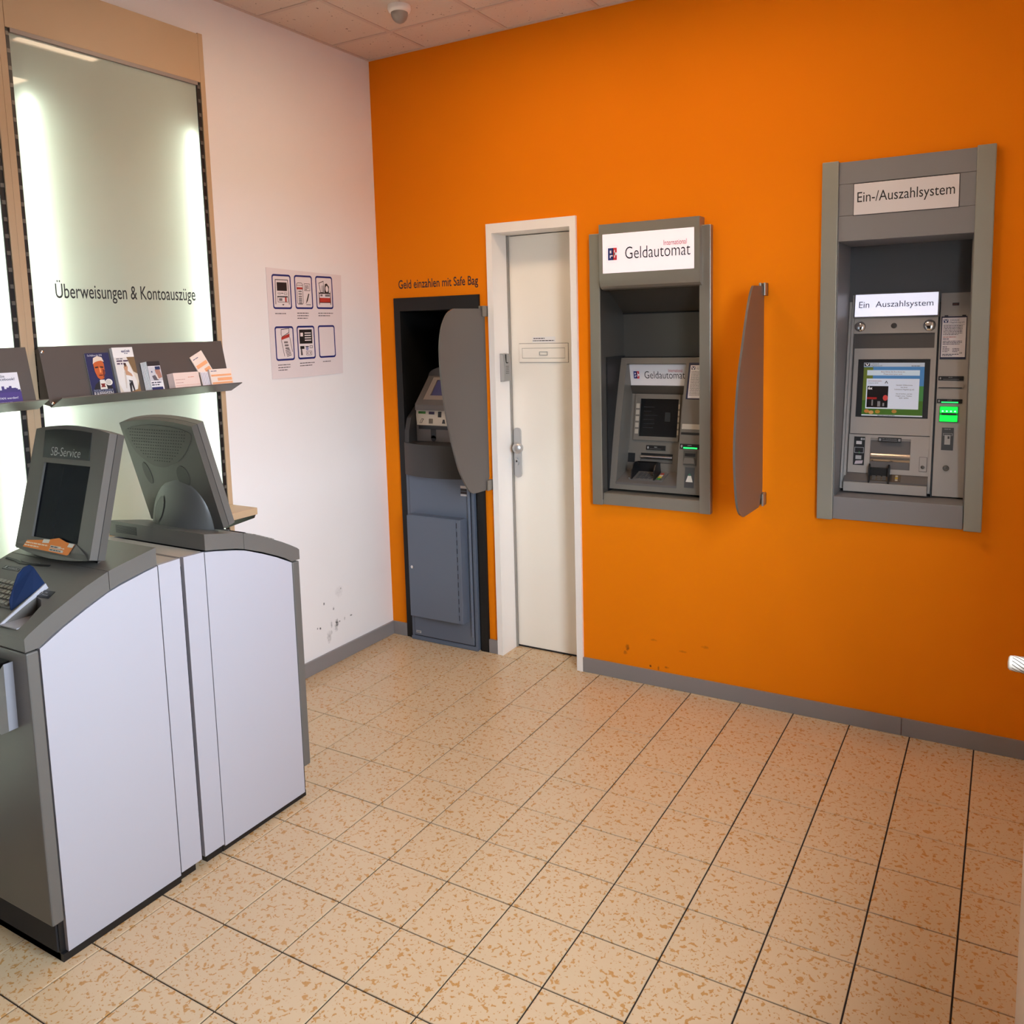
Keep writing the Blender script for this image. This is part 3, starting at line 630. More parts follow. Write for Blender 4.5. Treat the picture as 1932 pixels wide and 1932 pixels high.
ar('sign_box', 2.166, 2.464, 1.545, 1.64, -.02, .012, M_ATM2D, fa)
ls = ar('lit_sign', 2.17, 2.459, 1.55, 1.634, .012, .015, M_SIGN2, fa)
p = Print(A0, X, av, an); p.t = .0155; p.text('Ein', 2.184, 0, (84, 82, 112), w=.037, fitz=(AS(1.583), AS(1.607))); p.text('Auszahlsystem', 2.2435, 0, (84, 82, 112), w=.2, fitz=(AS(1.577), AS(1.6065))); p.build('lettering', ls, r)
ar('mirror_bar', 2.169, 2.457, 1.487, 1.545, -.015, .004, M_ATM2, fa)
for nm, cx, rx, m_ in (('mirror', 2.1905, .0215, M_CHROME), ('mirror', 2.433, .023, M_CHROME)):
    b = MB(); o = Vector(A0) + av*AS(1.514) + Vector((cx, 0, 0)) + an*.003
    b.lathe(o, an, [(rx, 0), (rx*.96, .003), (rx*.8, .006), (rx*.5, .0085), (0, .0095)], 24); b.build(nm, m_, fa, r, smooth=60)
b = MB(); o = Vector(A0) + av*AS(1.515) + Vector((2.311, 0, 0)) + an*.004; b.lathe(o, an, [(.0105, 0), (.0105, .0015), (.008, .002), (0, .002)], 20); b.build('camera_eye', mat('dark_lens', (60, 58, 58), .3), fa, r, smooth=40)
ar('dark_band', 2.169, 2.456, 1.432, 1.487, -.012, -.004, mat('brown_grey_band', (78, 74, 72), .45), fa)
sp_ = ar('screen_panel', 2.174, 2.452, 1.108, 1.431, -.012, 0, M_ATM2, fa, [(2.19, 2.442, 1.171, 1.39)])
ar('screen_frame', 2.19, 2.442, 1.171, 1.39, -.014, -.006, M_BLACK, sp_)
M_LCDB = mat('lcd_sky', (74, 124, 176), .2, emit=.3)
disp = ar('display', 2.211, 2.423, 1.177, 1.377, -.006, -.004, M_LCDB, sp_)
def em(name, c, e=.8): return mat('lcd_'+name, c, .25, emit=e*.45)
p = Print(A0, X, av, an, .0003); p.t = -.0037
p.rect(2.211, 2.423, AS(1.177), AS(1.235), em('meadow', (70, 110, 40), .35)); p.rect(2.211, 2.245, AS(1.235), AS(1.36), em('leaf', (104, 120, 50), .35)); p.rect(2.395, 2.423, AS(1.235), AS(1.29), em('grass', (70, 130, 70), .4)).up()
p.rect(2.211, 2.423, AS(1.362), AS(1.377), em('bar', (186, 196, 210), .5))
p.rect(2.211, 2.423, AS(1.177), AS(1.1815), em('bar2', (200, 208, 214), .6)); p.rect(2.224, 2.408, AS(1.329), AS(1.349), em('box', (196, 212, 226), .6)); p.rect(2.2235, 2.408, AS(1.204), AS(1.317), em('card', (206, 214, 230), .62)).up()
p.rect(2.2275, 2.302, AS(1.2085), AS(1.289), em('photo', (24, 22, 26), .1)); p.up(); p.rect(2.2275, 2.263, AS(1.239), AS(1.247), em('redstripe', (150, 36, 34), .5)); p.poly(oval(2.293, AS(1.245), .009, .011, 16), em('disc', (196, 70, 66), .5)); p.text('6x', 2.2305, AS(1.276), em('w', (240, 236, 236), .7), h=.011, bold=.02)
p.rect(2.245, 2.25, AS(1.215), AS(1.237), em('grey', (130, 130, 134), .3)); p.rect(2.266, 2.276, AS(1.212), AS(1.232), em('grey', (130, 130, 134), .3)); p.rect(2.284, 2.29, AS(1.214), AS(1.226), em('grey', (130, 130, 134), .3))
for k, (x, z, c) in enumerate(((2.229, 1.194, (186, 120, 60)), (2.268, 1.193, (170, 130, 50)), (2.326, 1.195, (176, 130, 60)), (2.245, 1.19, (196, 150, 90)))): p.poly(oval(x, AS(z), .009, .007, 12), em('flower%d' % k, c, .4))
ik = (24, 26, 40)
p.rect(2.213, 2.233, AS(1.364), AS(1.3755), ik); p.up(); p.poly([(2.2155, AS(1.374)), (2.219, AS(1.374)), (2.223, AS(1.368)), (2.227, AS(1.374)), (2.2305, AS(1.374)), (2.225, AS(1.3655)), (2.221, AS(1.3655))], em('w', (240, 236, 236), .7))
p.text('Volksbank', 2.2365, AS(1.3705), ik, h=.005); p.text('Magdeburg eG', 2.2365, AS(1.3635), ik, h=.005); p.lines(2.378, 2.421, AS(1.364), .002, ik, 1, seed=5)
p.text('Bitte führen Sie Ihre Karte ein', 2.274, AS(1.3405), (140, 50, 50), h=.0048, w=.083); p.text('Please insert your card', 2.283, AS(1.332), (140, 50, 50), h=.0048, w=.064)
p.text('GEWINNSPAREN', 2.229, AS(1.306), (150, 60, 60), h=.004, w=.048); p.text('Lotterie 2018', 2.231, AS(1.2985), (80, 80, 90), h=.004, w=.034); p.poly([(2.288, AS(1.299)), (2.291, AS(1.299)), (2.294, AS(1.305)), (2.297, AS(1.299)), (2.3, AS(1.299)), (2.295, AS(1.3085)), (2.293, AS(1.3085))], (60, 62, 80))
for t_, z, w_ in (('Herzlich Willkommen', 1.291, .056), ('bei Ihrer', 1.283, .023), ('Volksbank Magdeburg eG', 1.275, .068), ('Sie erreichen uns bei', 1.259, .055), ('Fragen unter Telefon', 1.251, .055), ('0391 56954', 1.243, .032)): p.text(t_, 2.357-w_/2, AS(z), ik, h=.0045, w=w_)
p.lines(2.268, 2.38, AS(1.1782), .002, ik, 1, seed=8); p.build('screen_image', disp, r)
lo = ar('lower_panel', 2.172, 2.452, .962, 1.105, -.012, 0, M_ATM2, fa, [(2.249, 2.389, .98, 1.094)])
ar('tray_back', 2.245, 2.393, .975, 1.1, -.05, -.04, M_STEELD, fa)
b = MB(); b.prism('x', 2.249, 2.389, [(.142, 1.094), (.15, 1.075), (.148, 1.054), (.165, 1.05), (.2, 1.05), (.2, 1.094)]); b.build('tray_hood', M_ATM2, fa, r, smooth=40)
b = MB(); cy_, cz_ = .165, 1.005; b.tube((2.25, .158, 1.015), (2.388, .158, 1.015), .030, 28); b.build('note_roller', mat('polished_shutter', (190, 180, 168), .22, metal=.9), fa, r, smooth=40)
lb = ar('slot_label', 2.276, 2.357, 1.08, 1.097, 0.0, .003, M_BLACK, lo)
p = Print(A0, X, av, an); p.t = .0034; p.rect(2.279, 2.287, AS(1.084), AS(1.093), (150, 150, 154)); p.rect(2.346, 2.354, AS(1.084), AS(1.093), (150, 150, 154)); p.text('EIN-/AUSZAHLUNG', 2.291, AS(1.09), (170, 170, 174), h=.0035, w=.05); p.rect(2.291, 2.343, AS(1.0845), AS(1.086), (150, 150, 154)); p.build('label_print', lb, r)
st = ar('instruction_strip', 2.191, 2.23, .99, 1.0965, 0, .002, M_BLACK, lo)
p = Print(A0, X, av, an); p.t = .0024
p.rect(2.199, 2.219, AS(1.068), AS(1.08), (200, 200, 204)); p.poly(oval(2.218, AS(1.088), .004, .0045, 12), (180, 180, 184)); p.poly(oval(2.226, AS(1.088), .003, .004, 12), (180, 180, 184)); p.poly(rect(2.1935, 2.2275, AS(1.035), AS(1.057)), (150, 150, 156), rect(2.1955, 2.2255, AS(1.037), AS(1.055)))
p.text('2', 2.209, AS(1.034), (60, 170, 80), h=.008); p.rect(2.199, 2.22, AS(1.012), AS(1.026), (170, 172, 176)); p.poly([(2.196, AS(.993)), (2.224, AS(.996)), (2.226, AS(1.008)), (2.2, AS(1.006))], (190, 180, 190)); p.build('strip_print', st, r)
ar('lock_gap', 2.421, 2.447, .978, 1.031, 0, .001, M_GAP, lo); lk = ar('lock_plate', 2.422, 2.446, .979, 1.03, 0, .003, M_ATM2, lo)
b = MB(); o = Vector(A0) + av*AS(.994) + Vector((2.4335, 0, 0)) + an*.003; b.lathe(o, an, [(.0065, 0), (.0065, .003), (.004, .004), (0, .004)], 16); b.build('lock_cylinder', M_STEELD, lk, r, smooth=40)
b = MB(); b.prism('x', 2.163, 2.452, [(.112, .962), (.085, .936), (.085, .93), (.078, .898), (.08, .892), (.2, .892), (.2, .962)]); sh = b.build('keypad_shelf', M_ATM2D, r, r)
MB().box(2.163, 2.452, .072, .083, .894, .93, .002).build('shelf_nose', M_ATM2, sh, r)
kn = Vector((0, -.026, .027)).normalized(); kv = Vector((0, .027, .026)).normalized(); KO = (0, .085, .936)
kp = MB().sheet(KO, X, kv, kn, rr(2.25, 2.362, .003, .034, .003), (), 0, .002).build('keypad_plate', mat('bronze_plate', (96, 84, 72), .4, metal=.4), sh, r)
b = MB()
for i in range(3):
    for j in range(4): b.use(inkmat((92, 92, 92))).sheet(KO, X, kv, kn, rect(2.262+i*.018, 2.275+i*.018, .005+j*.0075, .01+j*.0075), (), .002, .004)
b.build('keys', None, kp, r, kind='stuff')
for j, c in enumerate(((200, 190, 170), (206, 170, 60), (190, 180, 160))): MB().sheet(KO, X, kv, kn, rect(2.343, 2.352, .006+j*.009, .012+j*.009), (), .002, .004).build('function_key', mat('shelf_key_%d' % j, c, .4), kp, r)
b = MB()
for x0, x1 in ((2.25, 2.2555), (2.318, 2.3235)): b.prism('x', x0, x1, [(.078, .926), (.075, .96), (.085, .99), (.1, 1.0), (.112, .99), (.116, .962)])
b.prism('x', 2.254, 2.32, [(.1, .945), (.1, .985), (.106, .986), (.112, .962), (.112, .945)]); b.build('keypad_hood', M_BLACK, kp, r)
# service column details
p = Print(A0, X, av, an); p.rect(2.506, 2.528, AS(1.585), AS(1.595), (40, 36, 36)).up(); p.lines(2.508, 2.527, AS(1.5885), .003, (120, 70, 60), 1, fill=1, seed=2); p.build('maker_badge', col, r)
nt_ = ar('notice_frame', 2.472, 2.557, 1.389, 1.545, 0, .003, mat('navy_frame', (28, 34, 66), .4), col)
p = Print(A0, X, av, an); p.t = .0034; p.rect(2.4755, 2.5545, AS(1.396), AS(1.54), (232, 226, 232)).up()
p.rect(2.48, 2.495, AS(1.522), AS(1.534), (36, 44, 104)).up(); p.poly([(2.4815, AS(1.5325)), (2.4845, AS(1.5325)), (2.4875, AS(1.526)), (2.4905, AS(1.5325)), (2.4935, AS(1.5325)), (2.489, AS(1.5235)), (2.486, AS(1.5235))], (240, 240, 244))
p.text('Volksbank', 2.5, AS(1.5285), (40, 46, 96), h=.0055); p.text('Magdeburg eG', 2.5, AS(1.5205), (40, 46, 96), h=.0055, w=.048); p.rect(2.48, 2.55, AS(1.5145), AS(1.5152), (90, 90, 120))
p.lines(2.48, 2.55, AS(1.509), .0022, (70, 70, 90), 7, step=.0055, seed=12); p.lines(2.48, 2.55, AS(1.468), .0022, (170, 70, 70), 1, fill=1, seed=13); p.lines(2.48, 2.516, AS(1.461), .0026, (50, 50, 80), 1, fill=1, seed=14)
p.lines(2.48, 2.55, AS(1.453), .0022, (70, 70, 90), 3, step=.0055, seed=15); p.lines(2.48, 2.502, AS(1.432), .0026, (50, 50, 80), 1, fill=1, seed=16); p.lines(2.48, 2.505, AS(1.4255), .0022, (70, 70, 90), 3, step=.0055, seed=17); p.lines(2.513, 2.538, AS(1.4255), .0022, (70, 70, 90), 3, step=.0055, seed=18)
p.lines(2.48, 2.54, AS(1.405), .0024, (50, 50, 80), 2, step=.005, seed=19); p.text('24', 2.536, AS(1.408), (90, 90, 100), h=.007); p.build('notice_print', nt_, r)
b = MB()
for x in (2.482, 2.54): b.sheet(A0, X, av, an, rect(x, x+.012, AS(1.5455), AS(1.549)), (), 0, .004)
b.build('notice_clip', M_BLACK, col, r)
s1 = ar('receipt_label', 2.471, 2.554, 1.3115, 1.327, 0, .003, M_BLACK, col); p = Print(A0, X, av, an); p.t = .0034; p.poly(oval(2.478, AS(1.319), .0025, .0045, 10), (150, 150, 150)); p.text('BELEG', 2.505, AS(1.321), (160, 160, 160), h=.0035); p.rect(2.487, 2.54, AS(1.3145), AS(1.316), (130, 130, 130)); p.build('label_print', s1, r)
MB().sheet(A0, X, av, an, [(2.472, AS(1.286)), (2.555, AS(1.286)), (2.555, AS(1.2985)), (2.472, AS(1.2985))], (), 0, .006).build('receipt_lip', M_ATM2, col, r); ar('receipt_slot', 2.473, 2.5495, 1.2835, 1.2865, 0, .004, M_BLACK, col)
s2 = ar('card_label', 2.47, 2.553, 1.229, 1.244, 0, .003, M_BLACK, col); p = Print(A0, X, av, an); p.t = .0034; p.text('KARTE', 2.505, AS(1.238), (160, 160, 160), h=.0035); p.poly(oval(2.477, AS(1.2365), .0025, .0045, 10), (150, 150, 150)); p.build('label_print', s2, r)
ar('card_indicator', 2.485, 2.54, 1.2305, 1.234, .003, .0045, M_GREEN, s2)
gm = ar('card_mouth', 2.48, 2.5415, 1.161, 1.2175, 0, .004, mat('green_housing', (10, 130, 50), .3, emit=.35), col)
ash('card_mouth_light', rr(2.482, 2.5395, 1.194, 1.2155, .002), .004, .007, M_GREEN2, gm); ash('card_mouth_light', rr(2.482, 2.5395, 1.163, 1.185, .002), .004, .007, M_GREEN2, gm)
ar('card_slot', 2.488, 2.535, 1.186, 1.193, .003, .008, M_BLACK, gm)
for k in range(4): ash('light_spot', oval(2.491+k*.0135, 1.1995, .0035, .003, 10), .007, .0078, mat('green_spot', (150, 255, 190), .3, emit=1.5), gm)
dk = ar('contactless_plate', 2.491, 2.53, 1.06, 1.141, 0, .002, mat('slate_plate', (66, 68, 70), .4), col)
p = Print(A0, X, av, an); p.t = .0024; p.poly(rect(2.496, 2.527, AS(1.112), AS(1.121)), (150, 150, 150), rect(2.498, 2.525, AS(1.1135), AS(1.1195))); p.rect(2.501, 2.52, AS(1.08), AS(1.115), (176, 176, 176)); p.up(); p.rect(2.511, 2.517, AS(1.101), AS(1.11), (50, 50, 52)); p.lines(2.499, 2.523, AS(1.134), .003, (140, 140, 140), 1, fill=1, seed=6); p.build('contactless_print', dk, r)
b = MB(); o = Vector(A0) + av*AS(.996) + Vector((2.51, 0, 0)); b.lathe(o, an, [(.0105, 0), (.0105, .003), (.0085, .004), (.007, .0035), (0, .0035)], 20); kl = b.build('lock_rosette', M_STEELD, col, r, smooth=40)
ash('keyhole', oval(2.513, .996, .0025, .0015, 8), .003, .0045, M_BLACK, kl)

# ================================================================ POSTER on the white wall
r = Root('instruction_poster', (0, -.495, 1.352), 'white poster of six blue framed pictograms on the white wall', 'poster')
pp = Print((0, 0, 0), Y, Z, X, .0005)
b = MB(); pts = [(-.727, 1.353), (-.5, 1.3515), (-.289, 1.354), (-.27, 1.805), (-.5, 1.812), (-.727, 1.82)]; b.sheet((0,0,0), Y, Z, X, pts, (), .0008, .0028); b.build('poster_sheet', mat('poster_paper', (228, 218, 220), .5), r, r)
p = Print((.0028, 0, 0), Y, Z, X, .0003); BL = (24, 34, 108); K = (30, 26, 28); G_ = (120, 112, 114); RD = (178, 54, 44); WH = (236, 226, 226)
for y0, z0 in ((-.699, 1.6475), (-.570, 1.6485), (-.4405, 1.6495), (-.699, 1.4285), (-.571, 1.4295), (-.440, 1.4305)):
    p.poly(rr(y0, y0+.1085, z0, z0+.1465, .012), BL, rr(y0+.006, y0+.1025, z0+.008, z0+.1385, .007))
def box_(a, c, w, h, t=.0022, rgb=K): p.poly(rect(a, a+w, c, c+h), rgb, rect(a+t, a+w-t, c+t, c+h-t))
# 1 machine front
a, c = -.699, 1.6475
p.poly([(a+.014, c+.02), (a+.018, c+.125), (a+.092, c+.125), (a+.095, c+.02), (a+.092, c+.02), (a+.089, c+.122), (a+.021, c+.122), (a+.017, c+.02)], K); p.rect(a+.027, a+.084, c+.077, c+.113, K); box_(a+.03, c+.063, .016, .007, .0015); box_(a+.067, c+.061, .016, .009, .0015); p.rect(a+.049, a+.063, c+.066, c+.069, K)
p.rect(a+.026, a+.086, c+.051, c+.055, K); box_(a+.028, c+.029, .06, .023, .002); p.rect(a+.07, a+.079, c+.03, c+.051, RD); p.lines(a+.036, a+.066, c+.035, .011, G_, 1, fill=1, seed=3); p.poly([(a+.051, c+.021), (a+.065, c+.021), (a+.058, c+.015)], K)
# 2 bag, form, pen
a, c = -.570, 1.6485
p.poly(rr(a+.012, a+.05, c+.02, c+.114, .01), K, rr(a+.0142, a+.0478, c+.0222, c+.1118, .008)); p.rect(a+.014, a+.048, c+.085, c+.094, RD); p.rect(a+.013, a+.049, c+.102, c+.104, K)
for k in range(3): p.rect(a+.022, a+.042, c+.074-k*.011, c+.079-k*.011, G_)
for k in range(5): p.rect(a+.022, a+.042, c+.045-k*.0055, c+.048-k*.0055, (70, 64, 66))
box_(a+.058, c+.08, .036, .031, .002); p.lines(a+.064, a+.088, c+.1, .003, (70, 64, 66), 4, step=.0055, seed=5); p.poly([(a+.064, c+.022), (a+.07, c+.04), (a+.082, c+.068), (a+.088, c+.066), (a+.076, c+.036)], K); p.rect(a+.066, a+.094, c+.018, c+.0205, K)
# 3 open bag with notes
a, c = -.4405, 1.6495
p.poly([(a+.018, c+.02), (a+.018, c+.08), (a+.022, c+.07), (a+.022, c+.02)], K); p.poly([(a+.094, c+.02), (a+.094, c+.085), (a+.09, c+.07), (a+.09, c+.02)], K); p.rect(a+.02, a+.092, c+.068, c+.073, K); p.rect(a+.022, a+.09, c+.03, c+.05, RD); p.rect(a+.02, a+.092, c+.0275, c+.0305, K); p.rect(a+.028, a+.042, c+.057, c+.065, G_); p.rect(a+.058, a+.088, c+.056, c+.065, G_)
p.poly([(a+.028, c+.073), (a+.02, c+.116), (a+.052, c+.126), (a+.05, c+.073)], K, [(a+.031, c+.075), (a+.023, c+.114), (a+.05, c+.122), (a+.047, c+.075)]); p.poly([(a+.055, c+.073), (a+.06, c+.112), (a+.072, c+.115), (a+.086, c+.1), (a+.083, c+.073)], K); p.up(); p.poly(oval(a+.071, c+.09, .009, .014, 14), WH); p.t -= .0003
for k in range(4): p.poly([(a+.036+k*.005, c+.075), (a+.038+k*.005, c+.075), (a+.04+k*.005, c+.105), (a+.038+k*.005, c+.105)], G_)
# 4 bag leaning with red seal
a, c = -.699, 1.4285
p.poly([(a+.034, c+.112), (a+.036, c+.134), (a+.084, c+.138), (a+.082, c+.118), (a+.04, c+.1)], K, [(a+.0365, c+.111), (a+.038, c+.1315), (a+.0815, c+.1355), (a+.079, c+.12), (a+.041, c+.103)])
p.poly([(a+.035, c+.088), (a+.036, c+.1), (a+.084, c+.115), (a+.083, c+.1)], RD)
p.poly([(a+.034, c+.088), (a+.048, c+.018), (a+.0505, c+.018), (a+.0365, c+.088)], K); p.poly([(a+.083, c+.1), (a+.095, c+.036), (a+.0975, c+.036), (a+.0855, c+.1)], K)
for k in range(3): p.rect(a+.05+k*.003, a+.072+k*.003, c+.074-k*.013, c+.082-k*.013, G_)
for k in range(5): p.poly([(a+.055+k*.002, c+.04-k*.006), (a+.082+k*.002, c+.046-k*.006), (a+.082+k*.002, c+.049-k*.006), (a+.055+k*.002, c+.043-k*.006)], (60, 56, 58))
# 5 screen and slots
a, c = -.571, 1.4295
p.rect(a+.014, a+.092, c+.068, c+.13, K); p.up(); p.rect(a+.02, a+.036, c+.1, c+.116, WH)
for k in range(4): p.rect(a+.046, a+.085, c+.112-k*.0105, c+.1165-k*.0105, WH)
p.t -= .0003; p.rect(a+.016, a+.041, c+.045, c+.058, K); p.poly([(a+.018, c+.018), (a+.03, c+.018), (a+.026, c+.045), (a+.018, c+.045)], (90, 84, 86)); p.rect(a+.048, a+.068, c+.053, c+.057, K); p.poly(oval(a+.058, c+.046, .009, .008, 12), (150, 150, 190)); box_(a+.074, c+.048, .018, .011, .002)
box_(a+.051, c+.017, .035, .018, .0018); p.rect(a+.056, a+.064, c+.023, c+.029, G_); p.rect(a+.072, a+.08, c+.023, c+.029, G_)
for y0, z, n_, w_ in ((-.69, 1.631, 1, .095), (-.562, 1.633, 3, .07), (-.432, 1.633, 2, .095), (-.69, 1.413, 3, .07), (-.562, 1.415, 2, .09), (-.418, 1.416, 1, .078)): p.lines(y0, y0+w_, z-.004, .0035, (70, 62, 66), n_, step=.011, fill=1., seed=int(abs(y0)*1000))
p.build('pictogram_print', r, r)

# ================================================================ LIGHT WALL on the white wall
GX = .06; FX = .07
def light_bay(dy, label, text):
    r = Root('light_panel', (0, -1.42+dy, 0), label, 'light panel', 'frosted light panels along the white wall')
    y = lambda v: v+dy
    zt = 2.648
    # box behind the glass
    MB().box(.001, .012, y(-1.75), y(-1.065), .08, 2.475).build('back_board', mat('white_reflector', (240, 240, 238), .6), r, r)
    b = MB(); b.box(.012, GX-.006, y(-1.758), y(-1.748), .08, 2.475); b.box(.012, GX-.006, y(-1.068), y(-1.058), .08, 2.475); b.box(.012, GX-.006, y(-1.748), y(-1.068), 2.462, 2.475); b.box(.012, GX-.006, y(-1.748), y(-1.068), .08, .095); b.build('box_side', mat('white_reflector', (240, 240, 238), .6), r, r)
    for yy in (-1.705, -1.098): MB().tube((.042, y(yy), .2), (.042, y(yy), 2.285), .008, 12).build('lamp_tube', M_TUBE, r, r, smooth=40)
    gl = MB().use(M_CLEAR).box(GX-.006, GX, y(-1.746), y(-1.065), .08, 2.472); gl.use(M_FROST); gl.bm.faces.ensure_lookup_table(); gl.bm.faces[3].material_index = 1; gl = gl.build('glass_pane', None, r, r)
    MB().box(GX-.004, FX+.001, y(-1.747), y(-1.069), 2.460, 2.4725).build('header_trim', mat('taupe_trim', (150, 138, 132), .4), r, r)
    MB().box(.0, FX, y(-1.7605), y(-1.0555), 2.4725, zt-.004, .001).build('header_board', M_WOOD, r, r)
    for a, c, s0, s1 in ((-1.7815, -1.761, -1.761, -1.747), (-1.055, -1.034, -1.07, -1.055)):
        MB().box(0, FX, y(a), y(c), 0, zt, .0012).build('upright', M_WOOD, r, r)
        MB().box(.01, FX-.006, y(s0), y(s1), .05, zt-.004).build('slotted_rail', M_BLACK, r, r)
        b = MB(); k = .1
        m0 = (s0+s1)/2
        while k < 2.6:
            b.box(FX-.0061, FX-.004, y(s0+.003), y(s1-.001), k, k+.012); k += .05
        b.build('rail_rungs', mat('rail_grey', (104, 100, 94), .4, metal=.4), r, r, kind='stuff')
    if text:
        p = Print((GX, 0, 0), Y, Z, X, .0006); p.text('Überweisungen & Kontoauszüge', -1.672, 0, (34, 34, 36), w=.535, fitz=(1.659, 1.731), bold=.004); p.build('lettering', gl, r)
    return r
light_bay(0, 'tall frosted light panel lettered Überweisungen & Kontoauszüge', True)
light_bay(-.7475, 'frosted light panel at the left edge of the photo', False)

def brochure_shelf(dy, label):
    r = Root('brochure_shelf', (.09, -1.413+dy, 1.336), label, 'brochure shelf', 'dark metal brochure shelves on the light panels')
    y0, y1 = -1.764+dy, -1.062+dy
    def pl_(name, p0, p1, t):
        v = Vector((p1[0]-p0[0], 0, p1[1]-p0[1])); L = v.length; v /= L; n = Vector((v.z, 0, -v.x))
        MB().sheet((p0[0], 0, p0[1]), Y, v, n, rect(y0, y1, 0, L), (), 0, t).build(name, M_SHELF, r, r)
    pl_('back_plate', (.133, 1.336), (.0955, 1.522), -.003); pl_('tray_lip', (.133, 1.336), (.195, 1.366), .003)
    b = MB()
    for yy in (y0+.006, y1-.006): MB().prism('y', yy-.0015, yy+.0015, [(.0935, 1.515), (.130, 1.336), (.0725, 1.345), (.0725, 1.515)]).build('side_bracket', M_SHELF, r, r)
    b = MB()
    for zz in (1.505, 1.345):
        xx = .092 + (1.522-zz)/(1.522-1.336)*.039
        MB().lathe((xx+.003, y0+.008, zz), (1,0,.2), [(.005, 0), (.005, .003), (.003, .004), (0, .004)], 12).build('screw', M_CHROME, r, r, smooth=40)
brochure_shelf(0, 'dark grey metal brochure shelf carrying leaflets and transfer forms')
brochure_shelf(-.742, 'dark grey metal brochure shelf cut by the left photo edge')

# leaflets: basis on the back plate
bv = Vector((-.039, 0, .186)).normalized(); bn = Vector((.186, 0, .039)).normalized(); BO = Vector((.1335, 0, 1.3375))
def leaf_stack(name, label, cat, y0, y1, h, n, paint, cover=M_WHITEP, thick=.0022, group=None, skew=0., fan=.0):
    r = Root(name, tuple(BO + Vector((0, (y0+y1)/2, .004))), label, cat, group)
    base = BO + bn*.002 + bv*.006
    for k in range(n):
        o = base + bn*(k*(thick+.0006)) + Vector((0, -fan*(n-1-k), 0))
        MB().sheet(o, Y, bv, bn, [(y0, 0), (y1, 0), (y1+skew, h), (y0+skew, h)], (), 0, thick).build('leaflet', cover, r, r)
    p = Print(base + bn*((n-1)*(thick+.0006)+thick), Y, bv, bn, .0004); paint(p, y0, y1, h); p.build('cover_print', r, r)
def cov_r(p, a, c, h):
    w = c-a; f = lambda u, v: (a+w*u, h*v); q = lambda pts, rgb: p.poly([f(*t) for t in pts], rgb)
    p.rect(a, c, 0, h, (24, 32, 84)).up(); p.text('Das Raiffeisen-Jahr 2018', a+w*.1, h*.93, (220, 220, 230), h=.0065, w=w*.6)
    p.rect(a, c, 0, h*.22, (20, 26, 60)); p.rect(a+w*.0, c, 0, h*.045, (60, 112, 60)).up()
    q([(.1, .22), (.2, .33), (.38, .4), (.62, .4), (.8, .33), (.9, .22)], (18, 18, 26)); p.up()
    q([(.36, .22), (.4, .42), (.6, .42), (.66, .22)], (228, 224, 216)); p.up(); q([(.4, .34), (.6, .34), (.56, .3), (.6, .26), (.4, .26), (.44, .3)], (120, 30, 22))
    q([(.26, .74), (.3, .86), (.45, .9), (.62, .87), (.7, .76), (.68, .56), (.6, .45), (.46, .42), (.34, .47), (.27, .6)], (196, 92, 40)); p.up()
    q([(.24, .76), (.3, .89), (.48, .93), (.66, .9), (.72, .8), (.6, .83), (.46, .82), (.33, .8)], (224, 206, 190)); q([(.3, .7), (.44, .71), (.44, .68), (.31, .67)], (40, 22, 20)); q([(.52, .71), (.66, .7), (.65, .67), (.52, .68)], (40, 22, 20)); q([(.47, .68), (.52, .68), (.53, .58), (.46, .57)], (236, 150, 90)); q([(.4, .53), (.58, .53), (.56, .505), (.42, .505)], (90, 30, 22)); q([(.6, .66), (.68, .62), (.64, .5), (.58, .46)], (110, 40, 24))
    p.poly(oval(a+w*.76, h*.36, w*.15, h*.07, 18), (236, 234, 230)); p.up(); p.poly(oval(a+w*.74, h*.36, w*.12, h*.055, 18), (200, 196, 190))
    p.text('FRIEDRICH WILHELM', a+w*.06, h*.165, (150, 160, 190), h=.0085, w=w*.8); p.text('RAIFFEISEN', a+w*.06, h*.09, (236, 236, 240), h=.012, w=w*.8)
    for k in range(3): p.poly(oval(a+w*(.2+.25*k), h*.025, w*.07, h*.018, 12), (216, 222, 206))
leaf_stack('leaflet_stack', 'dark blue leaflet with orange portrait, leftmost on the right shelf', 'leaflet', -1.622, -1.538, .155, 1, cov_r)
